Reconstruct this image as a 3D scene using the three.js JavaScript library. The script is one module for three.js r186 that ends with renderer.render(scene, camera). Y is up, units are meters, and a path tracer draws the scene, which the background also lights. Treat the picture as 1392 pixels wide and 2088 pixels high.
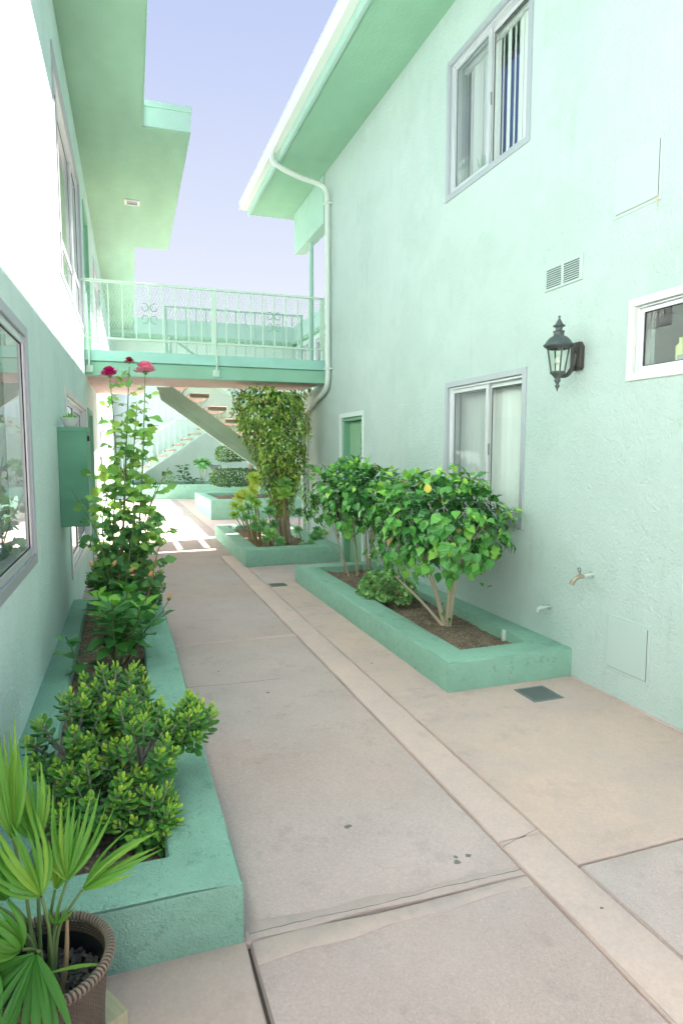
import * as THREE from 'three';
import { mergeGeometries, mergeVertices, toCreasedNormals } from 'three/addons/utils/BufferGeometryUtils.js';
import { RoundedBoxGeometry } from 'three/addons/geometries/RoundedBoxGeometry.js';

// ───────────────────────── camera, sky, sun, exposure ─────────────────────────
const scene = new THREE.Scene();
const D2R = Math.PI / 180;
const camera = new THREE.PerspectiveCamera(77.534, 682 / 1024, 0.05, 400);
camera.position.set(0, 1.55, 0);
camera.rotation.set(-5.536 * D2R, -19.246 * D2R, 0, 'YXZ');
scene.add(camera);

const EXPOSURE = 5.5;
{ // a clear, slightly milky sky
  const W = 512, H = 256, data = new Float32Array(W * H * 4);
  const stops = [[0, .94, .97, 1.02], [.18, .87, .92, 1.01], [.33, .73, .80, .985], [.5, .59, .675, .955], [.64, .50, .595, .93], [1, .36, .47, .87]];
  for (let j = 0; j < H; j++) {
    const el = (j + .5) / H * Math.PI - Math.PI / 2;               // row 0 is straight down
    const s = Math.max(0, Math.sin(el));
    let a = stops[0], b = stops[1];
    for (let k = 0; k < stops.length - 1; k++) if (s >= stops[k][0]) { a = stops[k]; b = stops[k + 1]; }
    const t = Math.min(1, (s - a[0]) / (b[0] - a[0]));
    for (let i = 0; i < W; i++) for (let c = 0; c < 4; c++)
      data[(j * W + i) * 4 + c] = c < 3 ? (a[c + 1] + (b[c + 1] - a[c + 1]) * t) / EXPOSURE : 1;
  }
  const sky = new THREE.DataTexture(data, W, H, THREE.RGBAFormat, THREE.FloatType);
  sky.mapping = THREE.EquirectangularReflectionMapping;
  sky.magFilter = THREE.LinearFilter; sky.needsUpdate = true;
  scene.background = sky; scene.environment = sky;
}
const sun = new THREE.DirectionalLight(new THREE.Color().setRGB(1, .955, .88), 5);
sun.position.set(1, 1.30, -.24).multiplyScalar(25);
sun.position.add(new THREE.Vector3(2, 0, -9));
sun.target.position.set(2, 0, -9);
sun.castShadow = true; sun.shadow.mapSize.set(4096, 4096); sun.shadow.radius = 1.2;
Object.assign(sun.shadow.camera, { left: -22, right: 22, top: 18, bottom: -18, near: 1, far: 80 });
scene.add(sun, sun.target);

const renderer = new THREE.WebGLRenderer({ antialias: true });
renderer.setSize(682, 1024);
renderer.toneMapping = THREE.LinearToneMapping;
renderer.toneMappingExposure = EXPOSURE;
renderer.shadowMap.enabled = true;

// ───────────────────────── helpers ─────────────────────────
const V = (x, y, z) => new THREE.Vector3(x, y, z);
function rng(seed) { let a = seed >>> 0; return () => { a = a + 0x6D2B79F5 | 0; let t = Math.imul(a ^ a >>> 15, 1 | a); t = t + Math.imul(t ^ t >>> 7, 61 | t) ^ t; return ((t ^ t >>> 14) >>> 0) / 4294967296; }; }
const taken = {};
function numbered(n) { const k = taken[n] = (taken[n] ?? -1) + 1; return k ? `${n}_${String(k).padStart(3, '0')}` : n; }
function add(name, geo, mat, parent) {
  const m = new THREE.Mesh(geo, mat);
  m.name = parent ? name : numbered(name); m.castShadow = m.receiveShadow = true;
  (parent || scene).add(m); return m;
}
function thing(name, label, category, pos = [0, 0, 0], turn = 0, group) {
  const g = new THREE.Group(); g.name = numbered(name); g.position.set(...pos); g.rotation.y = turn;
  g.userData = { label, category }; if (group) g.userData.group = group; scene.add(g); return g;
}
function tag(o, label, category, group) { o.userData.label = label; o.userData.category = category; if (group) o.userData.group = group; return o; }
function stuff(o) { o.userData.kind = 'stuff'; return o; }
function structure(o, label, category) { o.userData = { kind: 'structure', label, category }; return o; }
const clean = g => { g = g.index ? g.toNonIndexed() : g; for (const k of Object.keys(g.attributes)) if (!['position', 'normal', 'uv', 'color'].includes(k)) g.deleteAttribute(k); return g; };
const merge = list => mergeGeometries(list.map(clean));
// box from bounds, uv in metres
function bx(x0, x1, y0, y1, z0, z1) {
  const g = new THREE.BoxGeometry(x1 - x0, y1 - y0, z1 - z0); g.translate((x0 + x1) / 2, (y0 + y1) / 2, (z0 + z1) / 2);
  return metreUV(g);
}
function rbx(x0, x1, y0, y1, z0, z1, r = .004, seg = 2) {
  const g = new RoundedBoxGeometry(Math.abs(x1 - x0), Math.abs(y1 - y0), Math.abs(z1 - z0), seg, r); g.translate((x0 + x1) / 2, (y0 + y1) / 2, (z0 + z1) / 2);
  return metreUV(g);
}
function metreUV(g) {
  const p = g.attributes.position, n = g.attributes.normal, uv = new Float32Array(p.count * 2);
  for (let i = 0; i < p.count; i++) {
    const ax = Math.abs(n.getX(i)), ay = Math.abs(n.getY(i)), az = Math.abs(n.getZ(i)), x = p.getX(i), y = p.getY(i), z = p.getZ(i);
    if (ay >= ax && ay >= az) { uv[2 * i] = x; uv[2 * i + 1] = -z; } else if (ax >= az) { uv[2 * i] = z; uv[2 * i + 1] = y; } else { uv[2 * i] = x; uv[2 * i + 1] = y; }
  }
  g.setAttribute('uv', new THREE.BufferAttribute(uv, 2)); return g;
}
const poly = pts => new THREE.Shape(pts.map(([a, b]) => new THREE.Vector2(a, b)));
const rect = (a, b, c, d) => poly([[a, c], [b, c], [b, d], [a, d]]);
// flat plate in the wall plane (u, v), thickness from w0 to w1, with rectangular holes [u0,u1,v0,v1]
function plate(shape, holes, w0, w1, bevel = 0) {
  for (const h of holes) { const p = new THREE.Path(); p.moveTo(h[0], h[2]); p.lineTo(h[0], h[3]); p.lineTo(h[1], h[3]); p.lineTo(h[1], h[2]); p.closePath(); shape.holes.push(p); }
  const g = new THREE.ExtrudeGeometry(shape, { depth: w1 - w0 - 2 * bevel, bevelEnabled: bevel > 0, bevelThickness: bevel, bevelSize: bevel, bevelOffset: -bevel, bevelSegments: 2, curveSegments: 8 });
  g.translate(0, 0, w0 + bevel); return metreUV(g);
}
// horizontal slab: plan polygon in (x, z), from y0 to y1; wavy = hand-made edges
function prism(pts, y0, y1, { bevel = 0, holes = [], wavy = 0, seed = 1, seg = 2 } = {}) {
  const R = rng(seed);
  const outline = q => {
    if (!wavy) return q.map(([x, z]) => new THREE.Vector2(x, -z));
    const o = [];
    for (let i = 0; i < q.length; i++) {
      const [ax, az] = q[i], [b_x, bz] = q[(i + 1) % q.length], L = Math.hypot(b_x - ax, bz - az), n = Math.max(1, Math.round(L / .16));
      const nx = -(bz - az) / L, nz = (b_x - ax) / L;
      for (let k = 0; k < n; k++) { const t = k / n, d = k ? (R() - .5) * 2 * wavy : 0; o.push(new THREE.Vector2(ax + (b_x - ax) * t + nx * d, -(az + (bz - az) * t + nz * d))); }
    }
    return o;
  };
  const s = new THREE.Shape(outline(pts));
  for (const h of holes) s.holes.push(new THREE.Path(outline(h)));
  const g = new THREE.ExtrudeGeometry(s, { depth: y1 - y0 - 2 * bevel, bevelEnabled: bevel > 0, bevelThickness: bevel, bevelSize: bevel, bevelOffset: -bevel, bevelSegments: seg });
  g.translate(0, 0, y0 + bevel); g.rotateX(-Math.PI / 2);
  const c = bevel ? toCreasedNormals(g, .9) : g; return metreUV(c);
}
const box4 = (x0, x1, z0, z1) => [[x0, z0], [x1, z0], [x1, z1], [x0, z1]];
// tapered tube through points with radii
function limb(pts, r0, r1, radial = 6, div = 0) {
  const P = pts.map(p => p.isVector3 ? p : V(...p));
  const curve = P.length > 2 ? new THREE.CatmullRomCurve3(P) : new THREE.LineCurve3(P[0], P[1]);
  const n = div || Math.max(1, (P.length - 1) * (P.length > 2 ? 4 : 1)), g = new THREE.TubeGeometry(curve, n, 1, radial, false), pos = g.attributes.position;
  for (let i = 0; i <= n; i++) {
    const c = curve.getPointAt(i / n), r = r0 + (r1 - r0) * i / n;
    for (let j = 0; j <= radial; j++) { const k = i * (radial + 1) + j; pos.setXYZ(k, c.x + (pos.getX(k) - c.x) * r, c.y + (pos.getY(k) - c.y) * r, c.z + (pos.getZ(k) - c.z) * r); }
  }
  return g;
}
function bar(a, b, w, h = w) { // rectangular bar between two points
  const A = V(...a), B = V(...b), L = A.distanceTo(B), g = new THREE.BoxGeometry(w, h, L);
  const m = new THREE.Matrix4().lookAt(B, A, Math.abs(B.y - A.y) > .95 * L ? V(1, 0, 0) : V(0, 1, 0)); m.setPosition(A.clone().add(B).multiplyScalar(.5));
  g.applyMatrix4(m); return g;
}
const rod = (a, b, r, n = 8) => limb([a, b], r, r, n);
const lathe = (pts, n = 20) => new THREE.LatheGeometry(pts.map(([r, y]) => new THREE.Vector2(Math.max(r, .0001), y)), n);

// ───────────────────────── textures ─────────────────────────
function lattice(n, seed) { const R = rng(seed), a = new Float32Array(n * n); for (let i = 0; i < a.length; i++) a[i] = R(); return a; }
function noise(size, cells, seed, cellsY = cells) { // periodic smooth value noise, size x size
  const L = Math.max(cells, cellsY), a = lattice(L, seed), out = new Float32Array(size * size), f = t => t * t * (3 - 2 * t);
  for (let y = 0; y < size; y++) {
    const fy = y / size * cellsY, y0 = Math.floor(fy) % cellsY, y1 = (y0 + 1) % cellsY, ty = f(fy - Math.floor(fy));
    for (let x = 0; x < size; x++) {
      const fx = x / size * cells, x0 = Math.floor(fx) % cells, x1 = (x0 + 1) % cells, tx = f(fx - Math.floor(fx));
      const p = a[y0 * L + x0], q = a[y0 * L + x1], r = a[y1 * L + x0], s = a[y1 * L + x1];
      out[y * size + x] = p + (q - p) * tx + (r - p + (p - q - r + s) * tx) * ty;
    }
  }
  return out;
}
function fbm(size, list, seed) { const o = new Float32Array(size * size); list.forEach(([c, w, cy], k) => { const n = noise(size, c, seed + 31 * k, cy || c); for (let i = 0; i < o.length; i++) o[i] += n[i] * w; }); return o; }
function texture(size, fn, srgb, metres) {
  const d = new Uint8Array(size * size * 4);
  for (let i = 0; i < size * size; i++) { const c = fn(i, i % size, i / size | 0); for (let k = 0; k < 3; k++) d[i * 4 + k] = Math.max(0, Math.min(255, (Array.isArray(c) ? c[k] : c) * 255)); d[i * 4 + 3] = 255; }
  const t = new THREE.DataTexture(d, size, size); t.wrapS = t.wrapT = THREE.RepeatWrapping; t.magFilter = THREE.LinearFilter; t.minFilter = THREE.LinearMipmapLinearFilter; t.generateMipmaps = true;
  if (srgb) t.colorSpace = THREE.SRGBColorSpace; t.repeat.set(1 / metres, 1 / metres); t.needsUpdate = true; return t;
}
const sm = (a, b, x) => { const t = Math.max(0, Math.min(1, (x - a) / (b - a))); return t * t * (3 - 2 * t); };
// stucco relief: knocked-down lumps of 5 to 15 mm
const stuccoBump = (() => { const n = fbm(1024, [[150, .55], [70, .5], [260, .25], [9, .5]], 11); return texture(1024, i => sm(.55, 1.25, n[i]), false, 1.3); })();
const stuccoTint = (() => { const a = fbm(512, [[5, .5], [14, .3], [40, .2]], 21), b = noise(512, 200, 77), c = fbm(512, [[60, .4, 5], [120, .4, 9], [14, .3]], 5), pit = noise(512, 400, 15), cl = fbm(512, [[6, .6], [15, .3], [44, .25]], 16);
  return texture(512, i => { const g = sm(.52, .72, cl[i]), s = .965 + (a[i] - .5) * .055 - (pit[i] > .86 ? .045 * g : 0) - (b[i] > .975 ? .04 : 0) - sm(.70, .95, c[i]) * .018 - g * .012; return [s - g * .008, s + .004, s - g * .006]; }, true, 3.7); })();
const curbTint = (() => { const a = fbm(1024, [[4, .5], [13, .3], [40, .3]], 151), ch = fbm(1024, [[70, .5], [150, .4], [18, .4]], 152), d = fbm(1024, [[24, .5], [90, .4], [200, .3]], 153), n = noise(1024, 420, 154); return texture(1024, i => { let s = .93 + (a[i] - .55) * .10 + (n[i] - .5) * .03; const chip = sm(.985, 1.03, ch[i]), dirt = sm(.78, 1.0, d[i]) * .10; s -= dirt; return [s + chip * .10 + dirt * .03, s + chip * .02, s + chip * .05 - dirt * .02]; }, true, 1.45); })();
const soffitTint = (() => { const a = fbm(512, [[3, .5, 14], [7, .35, 26], [30, .2]], 51); return texture(512, i => { const s = .94 + (a[i] - .5) * .11; return [s, s, s * .995]; }, true, 4.3); })();
const concreteTint = (() => { const a = fbm(1024, [[4, .5], [11, .3], [34, .2]], 61), b = noise(1024, 330, 62), c = noise(1024, 500, 63), st = fbm(1024, [[19, .6], [60, .3], [140, .2]], 64), pk = fbm(1024, [[3, .6], [8, .4]], 66);
  return texture(1024, i => { let s = .92 + (a[i] - .5) * .10 + (b[i] - .5) * .05 + (c[i] - .5) * .045; if (b[i] > .93) s += .04; if (c[i] < .03) s -= .09; s -= sm(.68, 1.0, st[i]) * .05; const w = (pk[i] - .5) * .09; return [s + w * .5, s - w * .1, s - w * .45]; }, true, 2.3); })();
const concreteBump = (() => { const a = fbm(512, [[200, .5], [110, .4], [30, .3]], 71); return texture(512, i => a[i] * .8, false, .7); })();
const smoothTint = (() => { const a = fbm(1024, [[5, .5], [16, .35], [50, .25]], 81), b = noise(1024, 300, 82), st = fbm(1024, [[9, .5, 25], [40, .4], [90, .3]], 83);
  return texture(1024, i => { let s = .92 + (a[i] - .5) * .11 + (b[i] - .5) * .04 - sm(.66, 1.05, st[i]) * .04; return [s, s - (a[i] - .5) * .03, s - (a[i] - .5) * .07]; }, true, 2.9); })();
const soilTint = (() => { const a = fbm(512, [[12, .4], [50, .4], [160, .4]], 91), b = noise(512, 190, 92); return texture(512, i => { const s = .78 + (a[i] - .6) * .5; const l = b[i] > .94 ? .2 : 0; return [s + l, s + l, s + l * .9]; }, true, .8); })();
const soilBump = (() => { const a = fbm(512, [[18, .4], [60, .5], [150, .4]], 95); return texture(512, i => a[i] * .75, false, .8); })();
const weave = texture(128, (i, x, y) => { const c = Math.floor(x / 16), r = Math.floor(y / 16), over = (c + r) % 2, tx = (x % 16) / 16, ty = (y % 16) / 16; return over ? .45 + .55 * Math.sin(Math.PI * ty) : .2 + .5 * Math.sin(Math.PI * tx); }, false, .052);
const woodTint = (() => { const a = fbm(256, [[40, .5, 2], [90, .3, 4], [6, .3]], 97); return texture(256, i => { const s = .88 + (a[i] - .5) * .25; return [s, s * .985, s * .95]; }, true, .3); })();
const drift = (t, m, ox = 0, oy = 0) => { const c = t.clone(); c.repeat.set(1 / m, 1 / m); c.offset.set(ox, oy); c.needsUpdate = true; return c; };

// ───────────────────────── materials ─────────────────────────
const lin = (r, g, b) => new THREE.Color().setRGB(r, g, b);
const std = (c, roughness = .85, o = {}) => new THREE.MeshStandardMaterial({ color: lin(...c), roughness, ...o });
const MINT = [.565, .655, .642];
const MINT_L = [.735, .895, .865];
const M = {
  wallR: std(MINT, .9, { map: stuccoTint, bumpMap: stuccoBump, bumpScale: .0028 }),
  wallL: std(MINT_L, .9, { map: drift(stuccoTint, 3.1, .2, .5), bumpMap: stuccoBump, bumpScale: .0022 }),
  wallFar: std([.72, .85, .80], .9, { map: drift(stuccoTint, 5.1, .3, .2), bumpMap: stuccoBump, bumpScale: .003 }),
  paintedMint: std([.515, .60, .588], .8),
  soffit: std([.33, .60, .43], .9, { map: soffitTint, bumpMap: stuccoBump, bumpScale: .002 }),
  soffitL: std([.37, .59, .435], .9, { map: drift(soffitTint, 3.3, .4, .1), bumpMap: stuccoBump, bumpScale: .002 }),
  fascia: std([.47, .68, .60], .7, { map: drift(stuccoTint, 2.1) }),
  bridgeGreen: std([.34, .64, .49], .75, { map: drift(soffitTint, 2.7, .2, .6) }),
  bridgeTop: std([.42, .77, .68], .7, { map: drift(soffitTint, 1.9, .7, .1) }),
  raw: std([.62, .50, .44], .95, { map: smoothTint, bumpMap: stuccoBump, bumpScale: .003 }),
  planter: std([.35, .61, .48], .88, { map: curbTint, bumpMap: drift(stuccoBump, .62), bumpScale: .0028 }),
  door: std([.30, .52, .34], .6, { map: drift(stuccoTint, 1.1, .2, .2) }),
  doorDark: std([.20, .42, .28], .6),
  cabinet: std([.17, .47, .32], .55, { map: drift(soffitTint, 1.3, .5, .5) }),
  frameMint: std([.68, .76, .74], .6),
  rail: std([.60, .78, .66], .55),
  rail2: std([.45, .68, .60], .55),
  steel: std([.56, .73, .58], .6, { map: drift(soffitTint, 2.2) }),
  aluminium: std([.72, .73, .76], .38, { metalness: .55 }),
  trimGrey: std([.46, .48, .53], .45, { metalness: .3 }),
  white: std([.80, .80, .79], .45, { map: drift(stuccoTint, 1.3) }),
  gutter: std([.78, .80, .76], .4),
  pipe: std([.70, .77, .72], .45),
  blind: std([.87, .87, .86], .75),
  dark: std([.02, .022, .024], .6),
  screen: new THREE.MeshStandardMaterial({ color: lin(.34, .37, .40), roughness: .9, transparent: true, opacity: .30 }),
  room: std([.62, .62, .60], .95),
  roomBlue: std([.42, .46, .55], .95),
  tread: std([.52, .40, .33], .9, { map: smoothTint, bumpMap: concreteBump, bumpScale: .003 }),
  treadEdge: std([.32, .23, .17], .95, { map: smoothTint, bumpMap: concreteBump, bumpScale: .003 }),
  slab: std([.72, .525, .495], .93, { map: concreteTint, bumpMap: concreteBump, bumpScale: .0022 }),
  slab2: std([.73, .535, .51], .93, { map: drift(concreteTint, 1.9, .4, .7), bumpMap: concreteBump, bumpScale: .0022 }),
  strip: std([.84, .605, .56], .9, { map: smoothTint, bumpMap: concreteBump, bumpScale: .0014 }),
  tan: std([.765, .55, .495], .9, { map: drift(smoothTint, 2.5, .6, .3), bumpMap: concreteBump, bumpScale: .0016 }),
  mortar: std([.715, .535, .50], .92, { map: drift(smoothTint, 1.1, .1, .8), bumpMap: concreteBump, bumpScale: .002 }),
  jointDirt: std([.10, .085, .07], .95),
  speck: std([.22, .20, .185], .95),
  ground: std([.46, .39, .36], .95, { map: concreteTint }),
  soil: std([.36, .255, .19], .98, { map: soilTint, bumpMap: soilBump, bumpScale: .012 }),
  dryLeaf: std([.55, .40, .20], .85), dryLeafDark: std([.27, .17, .10], .9),
  chip: std([.44, .34, .25], .95),
  bark: std([.42, .34, .26], .9), barkPale: std([.56, .47, .35], .9), barkGrey: std([.36, .34, .29], .9), cane: std([.16, .25, .09], .8), caneOld: std([.36, .25, .14], .85),
  bronze: std([.10, .12, .12], .5, { metalness: .3 }),
  bronzeBrown: std([.085, .08, .074], .55, { metalness: .5 }),
  lampGlass: new THREE.MeshPhysicalMaterial({ color: lin(.95, .97, .93), roughness: .03, transmission: 1, thickness: 0, ior: 1.5 }),
  glass: new THREE.MeshPhysicalMaterial({ color: lin(.93, .96, .95), roughness: .0, transmission: 1, thickness: 0, ior: 1.52 }),
  bulb: new THREE.MeshPhysicalMaterial({ color: lin(.95, .95, .9), roughness: .3, transmission: .5, thickness: 0 }),
  brass: std([.42, .36, .27], .5, { metalness: .5 }),
  iron: std([.27, .285, .29], .55, { metalness: .5 }),
  wicker: std([.135, .095, .07], .55, { bumpMap: weave, bumpScale: .005 }),
  wickerRim: std([.27, .205, .155], .5), wickerRimDark: std([.10, .075, .06], .6),
  blackPlastic: std([.016, .018, .02], .35),
  darkSoil: std([.07, .062, .056], .9, { map: soilTint, bumpMap: soilBump, bumpScale: .014 }),
  whitePot: std([.78, .80, .80], .35),
  clayPot: std([.10, .08, .065], .7),
  wood: std([.72, .66, .46], .75, { map: woodTint }),
  pvc: std([.62, .68, .62], .5),
  stake: std([.03, .09, .06], .5),
  label: std([.02, .022, .022], .4), labelInk: std([.75, .76, .75], .5),
  yellowPaper: std([.72, .55, .25], .9),
  siding: std([.66, .72, .80], .7),
};
const LEAF = 1.35;                                                    // how fresh the greens are, for all foliage alike
const leafMat = (c, rough = .45, t = .28) => new THREE.MeshPhysicalMaterial({ color: lin(c[0] * LEAF, c[1] * LEAF, c[2] * LEAF), roughness: rough, transmission: t, thickness: 0, side: THREE.DoubleSide, specularIntensity: .7 });
const leafVC = (rough = .5, t = .28) => new THREE.MeshPhysicalMaterial({ color: lin(LEAF, LEAF, LEAF), vertexColors: true, roughness: rough, transmission: t, thickness: 0, side: THREE.DoubleSide, specularIntensity: .7 });

// ───────────────────────── ground and paving ─────────────────────────
{
  const g = new THREE.PlaneGeometry(160, 160); g.rotateX(-Math.PI / 2); g.translate(0, -.075, 0);
  structure(add('ground', metreUV(g), M.ground), 'bare concrete ground around the buildings', 'ground');
  const pave = new THREE.Group(); pave.name = 'pavement'; structure(pave, 'poured concrete walkway in jointed slabs between the two buildings', 'walkway'); scene.add(pave);
  add('joint_bed', bx(-3, 8, -.07, -.022, -24, 8), M.jointDirt, pave);
  let sd = 100;
  const slab = (x0, x1, z0, z1, m, top = 0, wavy = .0025) => add('slab', prism(box4(x0, x1, z0, z1), -.05, top, { bevel: .006, wavy, seed: sd++ }), m, pave);
  // central walk, left of the pink strip
  slab(.345, 1.366, -1.855, .10, M.slab2);        // nearest bay under the camera
  slab(.345, 1.366, .11, 3.2, M.slab);
  slab(.335, 1.366, -5.085, -1.868, M.slab);
  slab(.30, 1.366, -9.3, -5.097, M.slab2, -.001);
  slab(-.6, .292, -9.3, -6.1, M.slab, -.001);
  slab(-.6, 1.70, -15.2, -9.312, M.slab);
  slab(-.6, 1.70, -21, -15.21, M.slab2);
  slab(1.71, 4.6, -21, -11.36, M.slab, -.002);
  // the mortar ridge across the walk
  add('mortar_smear', prism([[.35, -1.765], [.50, -1.78], [.66, -1.772], [.80, -1.79], [1.02, -1.782], [1.2, -1.80], [1.36, -1.792], [1.36, -1.842], [1.0, -1.848], [.7, -1.853], [.35, -1.862]], -.01, .004, { bevel: .003, wavy: .010, seed: 7 }), M.mortar, pave);
  add('mortar_smear', prism([[.35, -1.874], [.55, -1.866], [.8, -1.868], [1.1, -1.857], [1.36, -1.853], [1.362, -1.90], [1.15, -1.915], [.95, -1.905], [.78, -1.935], [.6, -1.925], [.35, -1.955]], -.01, .003, { bevel: .0025, wavy: .010, seed: 8 }), M.mortar, pave);
  const crack = (x0, z0, x1, z1, y, w, seed) => { const Q = rng(seed), up = [], dn = [], n = Math.max(6, Math.round(Math.hypot(x1 - x0, z1 - z0) / .025)); let d = 0; for (let k = 0; k <= n; k++) { const t = k / n; d += (Q() - .5) * .008; d *= .93; const q = w * (.15 + .7 * Q()); up.push([x0 + (x1 - x0) * t, z0 + (z1 - z0) * t + d - q]); dn.unshift([x0 + (x1 - x0) * t, z0 + (z1 - z0) * t + d + q]); } return add('crack', prism([...up, ...dn], y - .004, y + .0012), M.speck, pave); };
  crack(.34, -4.16, 1.0, -4.12, 0, .0013, 31); crack(1.376, -2.02, 1.574, -2.07, .003, .0013, 32); crack(.35, -1.90, 1.36, -1.885, .003, .0016, 33);
  add('filled_joint', prism([[.335, -5.075], [1.366, -5.07], [1.366, -5.108], [.335, -5.112]], -.03, .0015, { wavy: .004, seed: 9 }), M.strip, pave);
  for (const [a, b2] of [[-.6, -3.5], [-7.22, -8.29]]) add('wall_joint', prism([[2.878, b2], [2.882, (a + b2) / 2], [2.876, a], [2.925, a], [2.925, b2]], -.01, .006, { bevel: .004, wavy: .006, seed: 41 }), M.mortar, pave);
  // pink strip
  const strips = [[3, -.4], [-.412, -2.05], [-2.056, -5.1], [-5.11, -7.15], [-7.16, -9.3]];
  for (const [a, b] of strips) slab(1.376, 1.575, b, a, M.strip, .003, .003);
  // right-hand walk against the wall
  slab(1.585, 2.93, -1.832, .6, M.slab2, -.001);
  slab(1.585, 2.93, .61, 3, M.slab, 0);
  slab(2.94, 8, -.4, 8, M.slab2, -.004); slab(-.56, 2.93, 3.21, 8, M.slab, -.003);
  slab(1.585, 2.93, -7.17, -1.842, M.tan, .001);
  slab(1.585, 2.93, -8.4, -7.18, M.slab2, 0);
  // plaster patch on the left in front of the planter
  slab(-.56, .335, -1.9, .8, M.tan, .002);
  slab(-.56, .335, .81, 3, M.slab2, 0);
  // bits lying on the concrete
  const R = rng(5);
  const bits = [[.85, -2.35, .012], [1.22, -2.02, .010], [1.16, -2.0, .011], [1.17, -2.03, .008], [.86, -3.9, .010], [1.7, -4.2, .006], [1.0, -1.3, .004], [1.5, -1.62, .005], [.62, -4.4, .006]];
  for (const [x, z, r] of bits) {
    const n = 9, s = [];
    for (let k = 0; k < n; k++) { const a = k / n * 6.283, q = r * (.65 + .7 * R()); s.push([x + Math.cos(a) * q * (1 + R() * .4), z + Math.sin(a) * q]); }
    const o = add('concrete_pit', prism(s, -.002, .0016 + (x > 1.376 && x < 1.58 ? .003 : x > 1.58 ? .001 : 0)), M.speck, pave);
    o.userData.label = 'dark chip mark in the concrete';
  }
}

// ───────────────────────── windows, doors, rooms ─────────────────────────
// all in wall space: u along the wall, v up, w out of the wall
function ring(u0, u1, v0, v1, t, w0, w1, bevel = .003) { return plate(rect(u0, u1, v0, v1), [[u0 + t, u1 - t, v0 + t, v1 - t]], w0, w1, bevel); }
const arch = (u0, u1, v0, v1, t) => poly([[u0, v0], [u0 + t, v0], [u0 + t, v1 - t], [u1 - t, v1 - t], [u1 - t, v0], [u1, v0], [u1, v1], [u0, v1]]);
function makeWindow(parent, o) {
  const { u0, u1, v0, v1, trim = .048, trimMat = M.trimGrey, sashMat = M.aluminium, mull = [], trans = [], sash = .035, recess = .03, proud = .012, track = .02, step = .026 } = o;
  const win = add('window', ring(u0, u1, v0, v1, trim, -.03, proud), trimMat, parent);
  if (o.label) win.userData.label = o.label;
  const a0 = u0 + trim, a1 = u1 - trim, b0 = v0 + trim, b1 = v1 - trim;
  const us = [a0, ...mull, a1], vs = [b0, ...trans, b1];
  add('track', ring(a0 + .001, a1 - .001, b0 + .001, b1 - .001, track, -.11, -Math.min(.012, recess * .5)), sashMat, win);
  const tk = track + .001;
  for (let i = 0; i < us.length - 1; i++) for (let j = 0; j < vs.length - 1; j++) {
    const p0 = us[i] + (i ? -.012 : tk), p1 = us[i + 1] + (i < us.length - 2 ? .012 : -tk), q0 = vs[j] + (j ? -.012 : tk), q1 = vs[j + 1] + (j < vs.length - 2 ? .012 : -tk), w = -recess - step * (i % 2);
    add('sash', ring(p0, p1, q0, q1, sash, w - .022, w, .002), sashMat, win);
    const g = new THREE.PlaneGeometry(p1 - p0 - 2 * sash + .01, q1 - q0 - 2 * sash + .01); g.translate((p0 + p1) / 2, (q0 + q1) / 2, w - .011);
    add('pane', g, M.glass, win);
    add('gasket', ring(p0 + sash - .004, p1 - sash + .004, q0 + sash - .004, q1 - sash + .004, .009, w - .014, w - .008, 0), M.dark, win);
    if (o.screen === i) { const s = g.clone(); s.translate(0, 0, .018); add('insect_screen', s, M.screen, win); }
    if (o.latch === i) add('latch', rbx(p0 + .004, p0 + .026, (q0 + q1) / 2 - .05, (q0 + q1) / 2 + .05, w, w + .018, .004), M.iron, win);
  }
  if (o.slats) {
    const R = rng(o.seed || 3), n = Math.round((a1 - a0) / o.slats.pitch);
    add('blind_rail', bx(a0 + .01, a1 - .01, b1 - .05, b1 - .012, -.17, -.13), M.blind, win);
    const sg = new THREE.PlaneGeometry(o.slats.width, b1 - b0 - .075, 4, 1), sp = sg.attributes.position;
    for (let k = 0; k < sp.count; k++) sp.setZ(k, -.006 * (1 - (2 * sp.getX(k) / o.slats.width) ** 2));
    sg.computeVertexNormals();
    for (let k = 0; k < n; k++) {
      const s = o.slats.skip && o.slats.skip.includes(k); if (s) continue;
      const m = add('blind_slat', sg, M.blind, win); m.position.set(a0 + (k + .5) * o.slats.pitch, (b0 + b1) / 2 - .02, -.15);
      m.rotation.y = (o.slats.turn ? o.slats.turn[k] : o.slats.angle || 0) + (R() - .5) * (o.slats.jitter || .1); m.rotation.z = (R() - .5) * (o.slats.tilt || .004);
    }
  }
  return win;
}
const leafGeoSill = () => new THREE.ConeGeometry(.012, .13, 5).translate(0, .065, 0);
function room(parent, u0, u1, v0, v1, depth, mat = M.room, name = 'interior_room') {
  const w = -.19, g = merge([bx(u0, u1, v0, v1, -depth - .05, -depth), bx(u0 - .05, u0, v0, v1, -depth, w), bx(u1, u1 + .05, v0, v1, -depth, w), bx(u0, u1, v0 - .05, v0, -depth, w), bx(u0, u1, v1, v1 + .05, -depth, w)]);
  return add(name, g, mat, parent);
}
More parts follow.
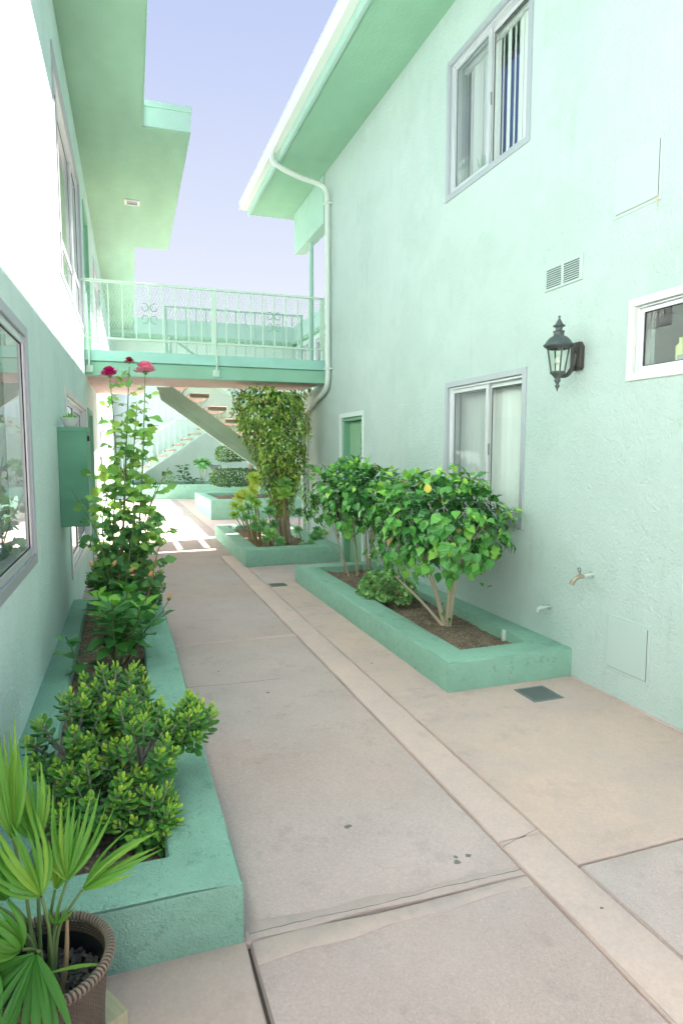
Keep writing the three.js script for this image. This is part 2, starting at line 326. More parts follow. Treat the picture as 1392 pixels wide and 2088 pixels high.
function louvre(parent, name, u0, u1, v0, v1, w, rows, mat, cols = 2) { // stamped vent: plate, dark slots, blades
  const vent = add(name, rbx(u0, u1, v0, v1, w - .004, w + .008, .004), mat, parent), gap = (v1 - v0) * .10, cw = (u1 - u0 - .03 * (cols + 1)) / cols, h = (v1 - v0 - 2 * gap) / rows;
  for (let c = 0; c < cols; c++) for (let r = 0; r < rows; r++) {
    const a = u0 + .03 + c * (cw + .03), b = v0 + gap + r * h;
    add('slot', bx(a, a + cw, b + h * .10, b + h * .42, w + .005, w + .0092), M.dark, vent);
    const bl = bx(-cw / 2, cw / 2, -.002, .002, -h * .28, h * .28); const m = add('louvre_blade', bl, mat, vent); m.position.set(a + cw / 2, b + h * .62, w + .0125); m.rotation.x = .9;
  }
  return vent;
}

// ───────────────────────── right-hand building (u = world z, w = out towards the walk) ─────────────────────────
const RX = 2.9;
{
  const B = thing('apartment_building', 'tall mint stucco apartment building with white gutter, wall lantern side of the walk', 'building', [RX, 0, 0], -Math.PI / 2);
  const wu = [-5.41, -4.15, 3.79, 4.99], wl = [-5.36, -4.11, .945, 2.17], wb = [-3.11, -1.9, 1.96, 2.435], dr = [-8.36, -7.46, -.02, 2.035];
  const hole = ([a, b, c, d], t = .03) => [a + t, b - t, c + t, d - t];
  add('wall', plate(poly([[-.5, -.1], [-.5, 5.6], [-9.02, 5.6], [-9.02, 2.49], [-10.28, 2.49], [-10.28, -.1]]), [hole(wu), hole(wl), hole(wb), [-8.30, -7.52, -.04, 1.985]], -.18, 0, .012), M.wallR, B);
  add('end_wall', bx(-9.0, -8.86, 2.5, 5.6, -7, -.17), M.wallR, B);
  add('end_wall', bx(-10.27, -10.1, -.1, 2.5, -4, -.17), M.wallR, B);
  add('end_wall', bx(-.67, -.5, -.1, 5.6, -7, -.181), M.wallR, B);
  add('floor_slab', bx(-10.26, -.68, 2.51, 2.78, -7, -.19), M.bridgeGreen, B);
  add('back_wall', bx(-9, -.5, -.1, 5.6, -7.2, -7.0), M.wallR, B);
  // roof with soffit, fascia board, gutter and downspout
  const roof = add('roof', prism([[-.2, -7.5], [-.2, .70], [-10.95, .70], [-10.95, -7.5]], 5.62, 5.78), M.fascia, B);
  add('soffit', prism([[-.22, -7.4], [-.22, .70], [-10.93, .70], [-10.93, -7.4]], 5.45, 5.62), M.soffit, roof);
  add('fascia_board', bx(-10.95, -.2, 5.43, 5.77, .70, .735), M.fascia, roof);
  const gs = new THREE.Shape(); [[0, 0], [.085, 0], [.10, .02], [.10, .05], [.125, .085], [.125, .125], [.115, .125], [.0, .11]].forEach(([a, b], i) => i ? gs.lineTo(a, b) : gs.moveTo(a, b));
  const gg = new THREE.ExtrudeGeometry(gs, { depth: 10.75, bevelEnabled: false }); gg.rotateY(-Math.PI / 2); // (x,y,z)->(-z,y,x)
  gg.translate(-.2, 5.535, .737); add('gutter', gg, M.gutter, roof);
  add('gutter_end', rbx(-10.985, -10.951, 5.53, 5.662, .735, .865, .004), M.gutter, roof);
  {
    const pts = [V(-8.83, 5.54, .80), V(-8.83, 5.44, .80), V(-8.83, 5.385, .72), V(-8.83, 5.29, .45), V(-8.81, 5.22, .16), V(-8.77, 5.16, .08), V(-8.75, 5.05, .058), V(-8.74, 4.6, .056), V(-8.74, 3.0, .056), V(-8.735, 2.62, .056), V(-8.76, 2.50, .056), V(-8.85, 2.42, .056), V(-9.35, 2.28, .056), V(-9.8, 2.155, .056), V(-9.93, 2.09, .056), V(-9.97, 2.0, .056), V(-9.98, 1.5, .056), V(-9.985, .25, .056)];
    const c = new THREE.CatmullRomCurve3(pts, false, 'centripetal');
    const t = add('downspout', new THREE.TubeGeometry(c, 160, .036, 10, false), M.pipe, B);
    for (const [u, v] of [[-8.74, 4.95], [-8.735, 2.7], [-9.97, 1.95], [-9.98, 1.0]]) add('strap', bx(u - .05, u + .05, v - .012, v + .012, -.002, .096), M.pipe, t);
  }
  // roof beam and porch post at the far corner
  add('beam', rbx(-10.62, -9.03, 4.79, 5.448, -.16, .02, .01), M.fascia, B);
  add('post', new THREE.CylinderGeometry(.036, .036, 1.99, 14).translate(-9.95, 3.8, -.07), M.rail2, B);
  // windows
  room(B, -6.2, -3.4, 3.2, 5.2, 2.6, M.roomBlue); room(B, -6.2, -3.6, .3, 2.45, 2.6); room(B, -3.4, -1.2, .6, 2.46, 2.2);
  const W1 = makeWindow(B, { u0: wu[0], u1: wu[1], v0: wu[2], v1: wu[3], mull: [-4.775], screen: 0, latch: 1, seed: 9, label: 'upper sliding window with uneven white blinds', slats: { pitch: .0815, width: .092, jitter: .12, tilt: .012, turn: [-.5, -.3, .15, -.2, .1, .15, .1, -.42, -.3, -.45, -.28, .12, .1, -.25] } });
  add('blue_curtain', bx(-5.33, -4.23, 3.86, 4.72, -.25, -.24), std([.17, .33, .85], .9), W1);
  { const R = rng(2), it = []; add('sill_pot', lathe([[0, 0], [.03, 0], [.04, .06], [.036, .058], [0, .05]], 12).translate(-5.0, 3.875, -.105), M.white, W1); const lg = leafGeoSill(); for (let k = 0; k < 9; k++) { const m = add('sill_leaf', lg, M.steel, W1); m.position.set(-5.0, 3.93, -.105); m.rotation.set((R() - .5) * .5, 0, (R() - .5) * 2); } }
  add('paper_note', bx(-4.40, -4.335, 4.72, 4.83, -.150, -.149), M.yellowPaper, W1);
  makeWindow(B, { u0: wl[0], u1: wl[1], v0: wl[2], v1: wl[3], mull: [-4.70], latch: 1, screen: 0, seed: 4, label: 'lower sliding window with closed white blinds', slats: { pitch: .083, width: .09, angle: .14, jitter: .16, tilt: .004 } });
  const W3 = makeWindow(B, { u0: wb[0], u1: wb[1], v0: wb[2], v1: wb[3], trim: .045, trimMat: M.white, sashMat: M.aluminium, mull: [], seed: 2, sash: .024, track: .012, recess: .03, label: 'small white framed bathroom window' });
  { // bottles standing on the inner sill
    const cols = [[.62, .66, .30], [.33, .34, .50], [.66, .70, .70], [.40, .52, .50]];
    cols.forEach((c, k) => { const h = .17 + .06 * ((k * 7) % 3); add('bottle', lathe([[0, 0], [.03, .002], [.032, h * .7], [.014, h * .82], [.014, h], [0, h]], 12).translate(-2.93 + k * .085, 2.035, -.22), std(c, .4), W3); });
    add('inner_sill', bx(-3.05, -1.96, 2.01, 2.034, -.32, -.14), M.white, W3);
    add('window_handle', rbx(-2.79, -2.70, 2.045, 2.075, -.05, -.042, .003), M.iron, W3);
  }
  // utility door
  const fr = add('door_frame', plate(arch(-8.37, -7.45, -.02, 2.045, .06), [], -.12, .012, .003), M.frameMint, B);
  add('jamb', plate(arch(-8.309, -7.511, -.02, 1.984, .044), [], -.15, -.02, .003), M.doorDark, fr);
  const door = add('door', rbx(-8.262, -7.558, .0, 1.936, -.15, -.105, .004), M.door, B);
  louvre(door, 'door_vent', -7.86, -7.60, 1.62, 1.80, -.103, 9, M.door);
  const sg = add('door_sign', rbx(-7.82, -7.64, 1.50, 1.585, -.104, -.098, .004), M.label, door);
  add('sign_mark', merge([bx(-7.80, -7.725, 1.545, 1.558, -.098, -.0965), bx(-7.80, -7.765, 1.518, 1.534, -.098, -.0965), new THREE.TorusGeometry(.022, .003, 6, 16).scale(.7, 1, .5).translate(-7.672, 1.543, -.098)]), M.labelInk, sg);
  // vent grille, meter covers
  louvre(B, 'vent_grille', -3.925, -3.53, 2.662, 2.828, .002, 9, M.paintedMint);
  const cover = (u0, u1, v0, v1) => { const c = add('access_panel', rbx(u0 - .022, u1 + .022, v0 - .022, v1 + .022, -.004, .005, .003), M.paintedMint, B); add('panel_door', rbx(u0, u1, v0, v1, .0055, .0095, .0018), M.paintedMint, c); add('panel_gap', merge([bx(u0 - .003, u1 + .003, v0 - .003, v0 - .0005, .004, .0062), bx(u1 + .0005, u1 + .003, v0, v1, .004, .0062)]), M.jointDirt, c); for (const [a, d] of [[u0 + .012, v0 + .012], [u1 - .012, v0 + .012], [u0 + .012, v1 - .012], [u1 - .012, v1 - .012]]) add('screw', new THREE.CylinderGeometry(.004, .004, .003, 8).rotateX(Math.PI / 2).translate(a, d, .0105), M.pvc, c); return c; };
  const cv = cover(-3.25, -2.93, 2.965, 3.275); add('rust_streak', plate(poly([[-2.945, 2.962], [-2.922, 2.968], [-2.924, 2.952], [-2.929, 2.93], [-2.931, 2.88], [-2.934, 2.932], [-2.945, 2.955]]), [], .0052, .0064), std([.52, .46, .34], .95), cv); add('rust_line', plate(poly([[-3.24, 2.960], [-2.94, 2.961], [-2.94, 2.9645], [-3.24, 2.9635]]), [], .0055, .0068), std([.42, .40, .30], .95), cv); cover(-3.167, -2.858, .19, .50);
}

// ───────────────────────── left-hand building (u = distance ahead, w = out towards the walk) ─────────────────────────
const LX = u => -.533 + .019 * u;
{
  const B = thing('apartment_building', 'mint stucco apartment building with wide flat green eaves and sunlit upper wall', 'building', [-.533, 0, 0], Math.PI / 2 - .019);
  const w1 = [1.3, 3.95, .915, 2.215], w2 = [6.07, 8.82, .40, 2.11], wup = [6.08, 9.05, 3.06, 4.92], far = [11.95, 14.6, .5, 2.03];
  const hole = ([a, b, c, d], t = .03) => [a + t, b - t, c + t, d - t];
  const upFar = [12.2, 14.6, 3.4, 4.9];
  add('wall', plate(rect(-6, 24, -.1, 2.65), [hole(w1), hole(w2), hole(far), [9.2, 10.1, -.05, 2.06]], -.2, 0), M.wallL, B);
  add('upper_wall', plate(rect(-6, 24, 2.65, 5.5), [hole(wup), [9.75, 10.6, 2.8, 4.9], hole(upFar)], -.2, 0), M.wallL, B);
  add('back_wall', bx(-6, 24, -.1, 5.5, -6.2, -6), M.wallL, B);
  add('end_wall', bx(23.8, 24, -.1, 5.5, -6, -.2), M.wallL, B);
  add('end_wall', bx(-6, -5.8, -.1, 5.5, -6, -.2), M.wallL, B);
  const P = [[-6.5, -6.5], [-6.5, .775], [8.5, .775], [8.5, 1.34], [13.35, 1.33], [13.35, .70], [25, .70], [25, -6.5]];
  const grow = d => [[-6.5, -6.5], [-6.5, .775 + d], [8.5 - d, .775 + d], [8.5 - d, 1.34 + d], [13.35 + d, 1.33 + d], [13.35 + d, .70 + d], [25, .70 + d], [25, -6.5]];
  const roof = add('roof', prism(grow(.03), 5.69, 5.76), M.fascia, B);
  add('soffit', prism(P, 5.45, 5.465), M.soffitL, roof);
  add('fascia_board', prism(grow(.012), 5.465, 5.69), M.fascia, roof);
  const sv = add('soffit_vent', plate(rect(10.9, 11.13, .55, .78), [[10.93, 11.10, .585, .745]], 0, .012, .002).rotateX(Math.PI / 2).translate(0, 5.449, 0), M.white, B);
  add('vent_mesh', bx(10.93, 11.10, 5.449, 5.4495, .585, .745), M.iron, sv);
  room(B, .8, 5.6, .2, 2.5, 3); room(B, 5.8, 9.05, .1, 2.5, 3); room(B, 5.6, 9.4, 2.75, 5.1, 3); room(B, 11.5, 15, .1, 2.45, 3); room(B, 11.5, 15, 2.75, 5.1, 3);
  makeWindow(B, { u0: w1[0], u1: w1[1], v0: w1[2], v1: w1[3], trim: .055, mull: [2.55], sash: .028, recess: .004, track: .014, step: -.002, label: 'large near window mirroring the courtyard', slats: { pitch: .1, width: .108, angle: .08, jitter: .1 }, seed: 5 });
  makeWindow(B, { u0: w2[0], u1: w2[1], v0: w2[2], v1: w2[3], trim: .06, trimMat: M.white, mull: [7.3], sash: .05, label: 'wide sliding window beyond the green cabinet', slats: { pitch: .1, width: .11, angle: .3, jitter: .2 }, seed: 6 });
  makeWindow(B, { u0: wup[0], u1: wup[1], v0: wup[2], v1: wup[3], trim: .05, mull: [6.8, 8.3], trans: [3.62], sash: .04, label: 'upper window in sun below the eaves', slats: { pitch: .1, width: .105, angle: .2, jitter: .1 }, seed: 7 });
  makeWindow(B, { u0: far[0], u1: far[1], v0: far[2], v1: far[3], trim: .05, mull: [13.2], sash: .04, label: 'window past the bridge', slats: { pitch: .12, width: .125, angle: .2 } });
  makeWindow(B, { u0: upFar[0], u1: upFar[1], v0: upFar[2], v1: upFar[3], trim: .05, mull: [13.4], sash: .04, label: 'upper window past the bridge', slats: { pitch: .12, width: .125, angle: .2 } });
  for (const [a, b, c, d] of [[9.2, 10.1, -.05, 2.06], [9.75, 10.6, 2.8, 4.9]]) {
    const f = add('door_frame', plate(arch(a - .05, b + .05, c, d + .05, .06), [], -.14, .015, .003), M.bridgeGreen, B);
    const dd = add('door', rbx(a + .012, b - .012, c + .03, d - .012, -.16, -.11, .004), M.door, B); add('knob', new THREE.SphereGeometry(.028, 12, 8).translate(b - .1, c + 1, -.085), M.brass, dd);
  }
}

// ───────────────────────── meshes and railings ─────────────────────────
// expanded-metal mesh in a plane: quad strip (corners p00 p10 p11 p01), diamond cells
function expanded(p00, p10, p11, p01, cw, ch, t = .0028) {
  const A = V(...p00), Bv = V(...p10), C = V(...p11), Dv = V(...p01), L = A.distanceTo(Bv), H = A.distanceTo(Dv), nu = Math.max(1, Math.round(L / cw)), nv = Math.max(1, Math.round(H / ch));
  const at = (u, v) => { const a = A.clone().lerp(Bv, u), b = Dv.clone().lerp(C, u); return a.lerp(b, v); };
  const pos = [], nor = at(0, 0).sub(at(1, 0)).cross(at(0, 1).sub(at(0, 0))).normalize();
  const strand = (a, b) => { // flat ribbon with a little depth: two crossed quads
    const d = b.clone().sub(a).normalize(), s = d.clone().cross(nor).multiplyScalar(t), n2 = nor.clone().multiplyScalar(t * .8);
    for (const o of [s, n2]) { const q = [a.clone().sub(o), a.clone().add(o), b.clone().add(o), b.clone().sub(o)]; for (const k of [0, 1, 2, 0, 2, 3]) pos.push(q[k].x, q[k].y, q[k].z); }
  };
  for (let j = 0; j < nv; j++) for (let i = 0; i < nu; i++) {
    const u0 = i / nu, u1 = (i + .5) / nu, u2 = (i + 1) / nu, v0 = j / nv, v1 = (j + .5) / nv, v2 = (j + 1) / nv;
    strand(at(u1, v0), at(u0, v1)); strand(at(u1, v0), at(u2, v1)); strand(at(u0, v1), at(u1, v2)); strand(at(u2, v1), at(u1, v2));
  }
  const g = new THREE.BufferGeometry(); g.setAttribute('position', new THREE.Float32BufferAttribute(pos, 3)); g.computeVertexNormals(); g.setAttribute('uv', new THREE.Float32BufferAttribute(new Float32Array(pos.length / 3 * 2), 2)); return g;
}
function curl(cx, cy, z, sx, sy, s = 1) { // wrought-iron C-scroll
  const p = []; for (let k = 0; k <= 30; k++) { const t = k / 30, a = -1.2 + t * 5.6, r = (.052 - .030 * t) * s; p.push(V(cx + sx * (.052 * s + Math.cos(a + Math.PI * .75) * r), cy + sy * (.058 * s + Math.sin(a + Math.PI * .75) * r), z)); }
  return new THREE.TubeGeometry(new THREE.CatmullRomCurve3(p), 40, .0045, 5, false);
}

// ───────────────────────── bridge ─────────────────────────
{
  const B = thing('walkway_bridge', 'pale green footbridge with mesh railing joining the upper floors', 'bridge', [0, 0, 0]);
  add('fascia_beam', rbx(-.44, 2.898, 2.52, 2.70, -9.16, -9.0, .008), M.bridgeGreen, B);
  add('slab_edge', rbx(-.44, 2.897, 2.702, 2.845, -9.2, -8.965, .012), M.bridgeTop, B);
  add('deck', bx(-.44, 2.897, 2.66, 2.842, -10.2, -9.202), M.tread, B);
  add('underside', bx(-.44, 2.897, 2.524, 2.658, -10.26, -9.162), M.raw, B);
  add('back_beam', rbx(.442, 2.897, 2.662, 2.85, -10.3, -10.202, .008), M.bridgeGreen, B);
  add('landing', bx(-.44, .44, 2.66, 2.842, -12.0, -10.302), M.tread, B);
  add('landing_underside', bx(-.44, .44, 2.53, 2.658, -12.0, -10.302), M.raw, B);
  const z = -9.0, top = 3.72, low = 3.0;
  add('top_rail', rbx(-.375, 2.88, top - .014, top + .014, z - .016, z + .016, .004), M.rail, B);
  add('bottom_rail', rbx(-.375, 2.88, low - .011, low + .011, z - .011, z + .011, .003), M.rail, B);
  for (let x = -.222; x < 2.85; x += .169) if (Math.abs(x - 1.30) > .05) add('baluster', bx(x - .0075, x + .0075, low + .011, top - .014, z - .0075, z + .0075), M.rail, B);
  for (const x of [-.345, 1.30, 2.862]) add('post', rbx(x - (x === 1.3 ? .032 : .02), x + (x === 1.3 ? .032 : .02), 2.846, top - .013, z - .03, z + .0, .004), M.rail, B);
  for (const x of [-.31, 1.315]) {
    const p = add('bracket', rbx(x - .045, x + .045, 2.555, 2.645, -9.0, -8.975, .006), M.rail, B);
    add('bracket_bar', merge([bar([x - .012, 3.03, -8.985], [x, 2.9, -8.945], .022), bar([x, 2.9, -8.945], [x + .006, 2.72, -8.945], .022), bar([x + .006, 2.72, -8.945], [x - .006, 2.6, -8.972], .022)]), M.rail, p);
  }
  stuff(add('expanded_mesh', expanded([-.36, 2.87, z - .02], [2.87, 2.87, z - .02], [2.87, top - .01, z - .02], [-.36, top - .01, z - .02], .036, .078, .0017), M.rail2, B));
  for (const x of [.455, 2.13]) for (const [sx, sy] of [[1, 1], [-1, 1], [1, -1], [-1, -1]]) add('scroll_ornament', curl(x, 3.345, z + .014, sx, sy, 1.2), M.doorDark, B);
  // rail along the back edge
  const zb = -10.22;
  add('top_rail', rbx(.74, 2.9, 3.70, 3.725, zb - .014, zb + .014, .004), M.rail2, B);
  add('bottom_rail', rbx(.74, 2.9, 2.965, 2.985, zb - .01, zb + .01, .003), M.rail2, B);
  for (let x = .9; x < 2.88; x += .152) add('baluster', bx(x - .007, x + .007, 2.985, 3.70, zb - .007, zb + .007), M.rail2, B);
  for (const x of [.75, 2.88]) add('post', rbx(x - .02, x + .02, 2.85, 3.70, zb - .02, zb + .02, .004), M.rail2, B);
  stuff(add('expanded_mesh', expanded([.77, 2.87, zb - .016], [2.88, 2.87, zb - .016], [2.88, 3.70, zb - .016], [.77, 3.70, zb - .016], .05, .105, .0017), M.rail2, B));
}
// ───────────────────────── stair going down behind the bridge ─────────────────────────
{
  const S = thing('staircase', 'open concrete tread staircase with green steel stringer below the bridge', 'stairs', [0, 0, 0]);
  const top = [.36, 2.80], slope = -.713, end = 4.05, y = x => top[1] + (x - top[0]) * slope;
  const yt = x => 2.518 - .713 * (x - .849);
  for (const [z0, dz] of [[-10.34, -.09]]) {
    const xe = 4.05, st = add('stringer', plate(poly([[.60, 2.519], [.849, 2.519], [xe, yt(xe)], [xe, yt(xe) - .205], [.61, yt(.61) - .205]]), [], z0 + dz, z0), M.steel, S);
    const lo = x => yt(x) - .19;
    add('flange', plate(poly([[.62, lo(.62)], [xe, lo(xe)], [xe, lo(xe) - .135], [.66, lo(.66) - .135]]), [], z0 + dz - .04, z0 - .05), M.steel, st);
  }
  for (let k = 1; k < 14; k++) {
    const x = .70 + k * .2745, yy = 2.836 - k * .1957; if (yy < .1) break;
    const t = add('tread', rbx(x - .155, x + .155, yy - .062, yy, -11.52, -10.37, .012), M.tread, S);
    add('tread_bracket', merge([bar([x - .12, yy - .068, -10.40], [x + .13, yy - .068, -10.40], .05, .012), bar([x + .13, yy - .07, -10.40], [x - .02, yy - .24, -10.40], .02, .012), bar([x + .13, yy - .07, -11.2], [x - .02, yy - .24, -10.42], .02, .012)]), M.steel, t);
  }
  // hand rails with mesh
  for (const z of [-10.28, -11.46]) {
    const a = [.80, y(.80) + .80, z], b = [3.9, y(3.9) + .80, z];
    add('hand_rail', bar(a, b, .034, .034), M.rail2, S);
    for (const x of [.82, 2.3, 3.86]) add('rail_post', bar([x, y(x) - .05, z], [x, y(x) + .79, z], .03), M.rail2, S);
    if (z < -11) for (let x = .97; x < 3.8; x += .148) add('baluster', bar([x, y(x) + .08, z], [x, y(x) + .79, z], .013), M.rail, S);
    if (z < -11) stuff(add('expanded_mesh', expanded([.82, y(.82) + .06, z], [3.86, y(3.86) + .06, z], [3.86, y(3.86) + .78, z], [.82, y(.82) + .78, z], .045, .07, .006), M.rail, S));
  }
}
// ───────────────────────── buildings round the far court ─────────────────────────
{
  const B = thing('apartment_building', 'pale two-storey building closing the far end of the court', 'building', [0, 0, -22.9]);
  const wins = [[2.0, 3.3, 3.7, 4.7], [4.2, 5.4, 3.7, 4.7]];
  add('wall', plate(rect(-2, 9, -.1, 5.3), wins.map(([a, b, c, d]) => [a + .03, b - .03, c + .03, d - .03]), -.2, 0, .01), M.wallFar, B);
  for (let k = 0; k < 34; k++) add('siding_board', rbx(.0 + k * .2, .196 + k * .2, 2.62, 3.5, .005, .03 + (k % 2) * .004, .006), M.siding, B);
  add('siding_rail', rbx(-.1, 6.8, 2.585, 2.625, .0, .06, .006), M.siding, B);
  const rf = add('roof', bx(-2, 9, 5.72, 5.86, -4, .62), M.fascia, B);
  add('soffit', bx(-2, 9, 5.30, 5.40, -4, .55), M.soffit, rf); add('fascia_board', bx(-2, 9, 5.36, 5.72, .55, .60), M.fascia, rf);
  for (const [a, b, c, d] of wins) { makeWindow(B, { u0: a, u1: b, v0: c, v1: d, trim: .06, mull: [(a + b) / 2], slats: { pitch: .13, width: .135, angle: .2 } }); room(B, a - .3, b + .3, c - .5, d + .3, 2); }
  const C = thing('apartment_building', 'pale building wing on the sunny side behind the stair', 'building', [6.2, 0, 0], -Math.PI / 2);
  const cw = [[-22.4, -21.1, 4.0, 5.15], [-20.3, -18.9, 3.4, 5.15]];
  add('wall', plate(rect(-22.8, -13, -.1, 5.3), cw.map(([a, b, c, d]) => [a + .03, b - .03, c + .03, d - .03]), -.2, 0, .01), M.wallFar, C);
  for (const [a, b, c, d] of cw) { makeWindow(C, { u0: a, u1: b, v0: c, v1: d, trim: .06, mull: [(a + b) / 2], slats: { pitch: .13, width: .135, angle: .2 } }); room(C, a - .2, b + .2, c - .4, d + .1, 1.6); }
  const rc = add('roof', bx(-23, -12.6, 5.72, 5.86, -4, .22), M.fascia, C);
  add('soffit', bx(-23, -12.6, 5.30, 5.40, -4, .16), M.soffit, rc); add('fascia_board', bx(-23, -12.6, 5.36, 5.72, .16, .20), M.fascia, rc);
  add('end_wall', bx(-13.2, -13, -.1, 5.3, -4, -.2), M.wallFar, C);
}
{ // stair rising along the far wall
  const S = thing('staircase', 'distant pale staircase rising along the far white wall', 'stairs', [0, 0, 0]);
  const y = x => 1.37 + (x - 1.35) * .66;
  add('stringer', plate(poly([[-.3, y(-.3) - .18], [4.3, y(4.3) - .18], [4.3, y(4.3) + .06], [-.3, y(-.3) + .06]]), [], -21.45, -21.38, .006), M.fascia, S);
  add('stringer', plate(poly([[-.3, y(-.3) - .18], [4.3, y(4.3) - .18], [4.3, y(4.3) + .06], [-.3, y(-.3) + .06]]), [], -22.42, -22.35, .006), M.fascia, S);
  add('landing_block', bx(-.4, .35, -.05, y(0) - .1, -22.4, -21.5), M.wallFar, S);
  for (let k = -3; k < 9; k++) { const x = 1.35 + k * .27, yy = 1.40 + k * .178; const t = add('tread', rbx(x - .15, x + .15, yy - .055, yy + .005, -22.4, -21.3, .012), M.tread, S); add('tread_bracket', bar([x + .08, yy - .06, -21.34], [x + .02, yy - .18, -21.37], .02, .012), M.rail, t); }
  add('hand_rail', bar([-.1, y(-.1) + .86, -21.34], [4.2, y(4.2) + .86, -21.34], .035), M.rail, S);
  for (let x = -.05; x < 4.2; x += .18) add('baluster', bar([x, y(x) + .05, -21.34], [x, y(x) + .85, -21.34], .014), M.rail, S);
  add('rail_post', bar([.95, y(.95) - .1, -21.34], [.95, y(.95) + .86, -21.34], .04), M.rail, S);
}

// ───────────────────────── planters ─────────────────────────
function planter(label, outer, inner, h, soilY, seed) {
  const P = thing('planter', label, 'planter', [0, 0, 0]);
  add('rim', prism(outer, -.04, h, { bevel: .014, holes: [inner], wavy: .0022, seed, seg: 3 }), M.planter, P);
  const xs = inner.map(p => p[0]), zs = inner.map(p => p[1]), x0 = Math.min(...xs) - .02, x1 = Math.max(...xs) + .02, z0 = Math.min(...zs) - .02, z1 = Math.max(...zs) + .02;
  const nx = Math.ceil((x1 - x0) / .035), nz = Math.ceil((z1 - z0) / .035), g = new THREE.PlaneGeometry(x1 - x0, z1 - z0, nx, nz); g.rotateX(-Math.PI / 2); g.translate((x0 + x1) / 2, soilY, (z0 + z1) / 2);
  const R = rng(seed + 50), p = g.attributes.position, ph = [R() * 9, R() * 9];
  for (let i = 0; i < p.count; i++) p.setY(i, p.getY(i) + .012 * Math.sin(p.getX(i) * 11 + ph[0]) * Math.cos(p.getZ(i) * 8 + ph[1]) + (R() - .5) * .014);
  g.computeVertexNormals(); add('soil', metreUV(g), M.soil, P);
  const n = Math.min(900, Math.round((x1 - x0) * (z1 - z0) * 520)), chips = [];
  for (let i = 0; i < n; i++) { const c = new THREE.TetrahedronGeometry(.0025 + R() * R() * .007, 0); c.scale(1 + R(), .45, .6 + R() * .5); c.rotateY(R() * 6); c.rotateX(R() * .8); c.translate(x0 + .03 + R() * (x1 - x0 - .06), soilY + .008 + R() * .006, z0 + .03 + R() * (z1 - z0 - .06)); chips.push(c); }
  stuff(add('mulch', merge(chips), M.chip, P));
  for (let k = 0; k < 7; k++) { const L = .02 + R() * .03, s = new THREE.SphereGeometry(L, 7, 4, 0, 6.283, 0, .5); s.scale(1, .6, .55); s.translate(0, -L * .55, 0); const m = add('fallen_leaf', s, k % 3 ? M.dryLeaf : M.dryLeafDark, P); m.position.set(x0 + .06 + R() * (x1 - x0 - .12), soilY + .016, z0 + .06 + R() * (z1 - z0 - .12)); m.rotation.set((R() - .5) * .6, R() * 6, (R() - .5) * .6); }
  return P;
}
planter('green planter against the near window wall, holding jade plants and the rose', [[-.55, -1.875], [.328, -1.872], [.333, -6.15], [-.46, -6.15]], [[-.315, -2.085], [.112, -2.082], [.135, -6.0], [-.30, -6.0]], .207, .13, 3);
planter('long green planter under the hibiscus below the lower window', [[1.945, -3.512], [2.915, -3.51], [2.915, -7.2], [1.935, -7.2]], [[2.168, -3.74], [2.703, -3.75], [2.71, -7.0], [2.164, -6.99]], .197, .125, 4);
planter('green planter under the bridge with the leafy column and rosettes', [[1.555, -8.31], [2.915, -8.31], [2.915, -11.35], [1.59, -11.35]], [[1.775, -8.57], [2.68, -8.57], [2.70, -11.13], [1.785, -11.13]], .226, .14, 5);
planter('square green planter holding the clipped topiary beyond the bridge', [[1.92, -14.32], [4.5, -14.32], [4.5, -17.2], [1.9, -17.2]], [[2.15, -14.6], [4.25, -14.6], [4.25, -16.95], [2.13, -16.95]], .44, .36, 6);
planter('long low planter along the far white wall', [[.35, -20.86], [6.0, -20.86], [6.0, -22.85], [.35, -22.85]], [[.5, -21.02], [5.85, -21.02], [5.85, -22.7], [.5, -22.7]], .46, .38, 7);

// ───────────────────────── plants: shared leaf work ─────────────────────────
const CAM = camera.position;
function leafGeo({ L = .08, W = .06, n = 6, fold = .22, droop = .25, serr = 0, peak = .4, tip = 1.3, wave = 0 }) {
  const pos = [], idx = [];
  for (let i = 0; i <= n; i++) {
    const t = i / n, base = t < peak ? Math.sin(t / peak * Math.PI / 2) ** .75 : Math.cos((t - peak) / (1 - peak) * Math.PI / 2) ** tip;
    const w = i === 0 ? .002 : W / 2 * Math.max(.02, base) * (1 + (i % 2 && i < n ? serr : 0)), z = L * (t - .12 * droop * t * t), y = -droop * L * t * t * .6, wv = wave * L * Math.sin(i * 2.1) * .08;
    pos.push(-w, y + fold * w + wv, z - (serr ? .3 * serr * W * (i % 2) : 0), 0, y, z, w, y + fold * w - wv, z - (serr ? .3 * serr * W * (i % 2) : 0));
    if (i) { const a = (i - 1) * 3, b = i * 3; idx.push(a, a + 1, b, b, a + 1, b + 1, a + 1, a + 2, b + 1, b + 1, a + 2, b + 2); }
  }
  const g = new THREE.BufferGeometry(); g.setAttribute('position', new THREE.Float32BufferAttribute(pos, 3)); g.setIndex(idx); g.computeVertexNormals(); return g;
}
function pad(L, W, T) { // succulent paddle, base at the origin, along +z
  const g = new THREE.SphereGeometry(1, 7, 5), p = g.attributes.position;
  for (let i = 0; i < p.count; i++) { const x = p.getX(i), y = p.getY(i), z = p.getZ(i), t = (y + 1) / 2, w = .42 + .62 * Math.sin(Math.min(1, t * 1.12) * Math.PI * .62); p.setXYZ(i, x * W / 2 * w, z * T / 2 * w - .10 * L * t * (1 - t) * 2, t * L); }
  g.deleteAttribute('uv'); g.computeVertexNormals(); return g;
}
const _m = new THREE.Matrix4();
function frame(pos, fwd, up, s = 1) {
  const f = fwd.clone().normalize(); let x = up.clone().cross(f); if (x.lengthSq() < 1e-4) x = V(1, 0, 0).cross(f); x.normalize(); const y = f.clone().cross(x).normalize();
  return new THREE.Matrix4().makeBasis(x.multiplyScalar(s), y.multiplyScalar(s), f.multiplyScalar(s)).setPosition(pos);
}
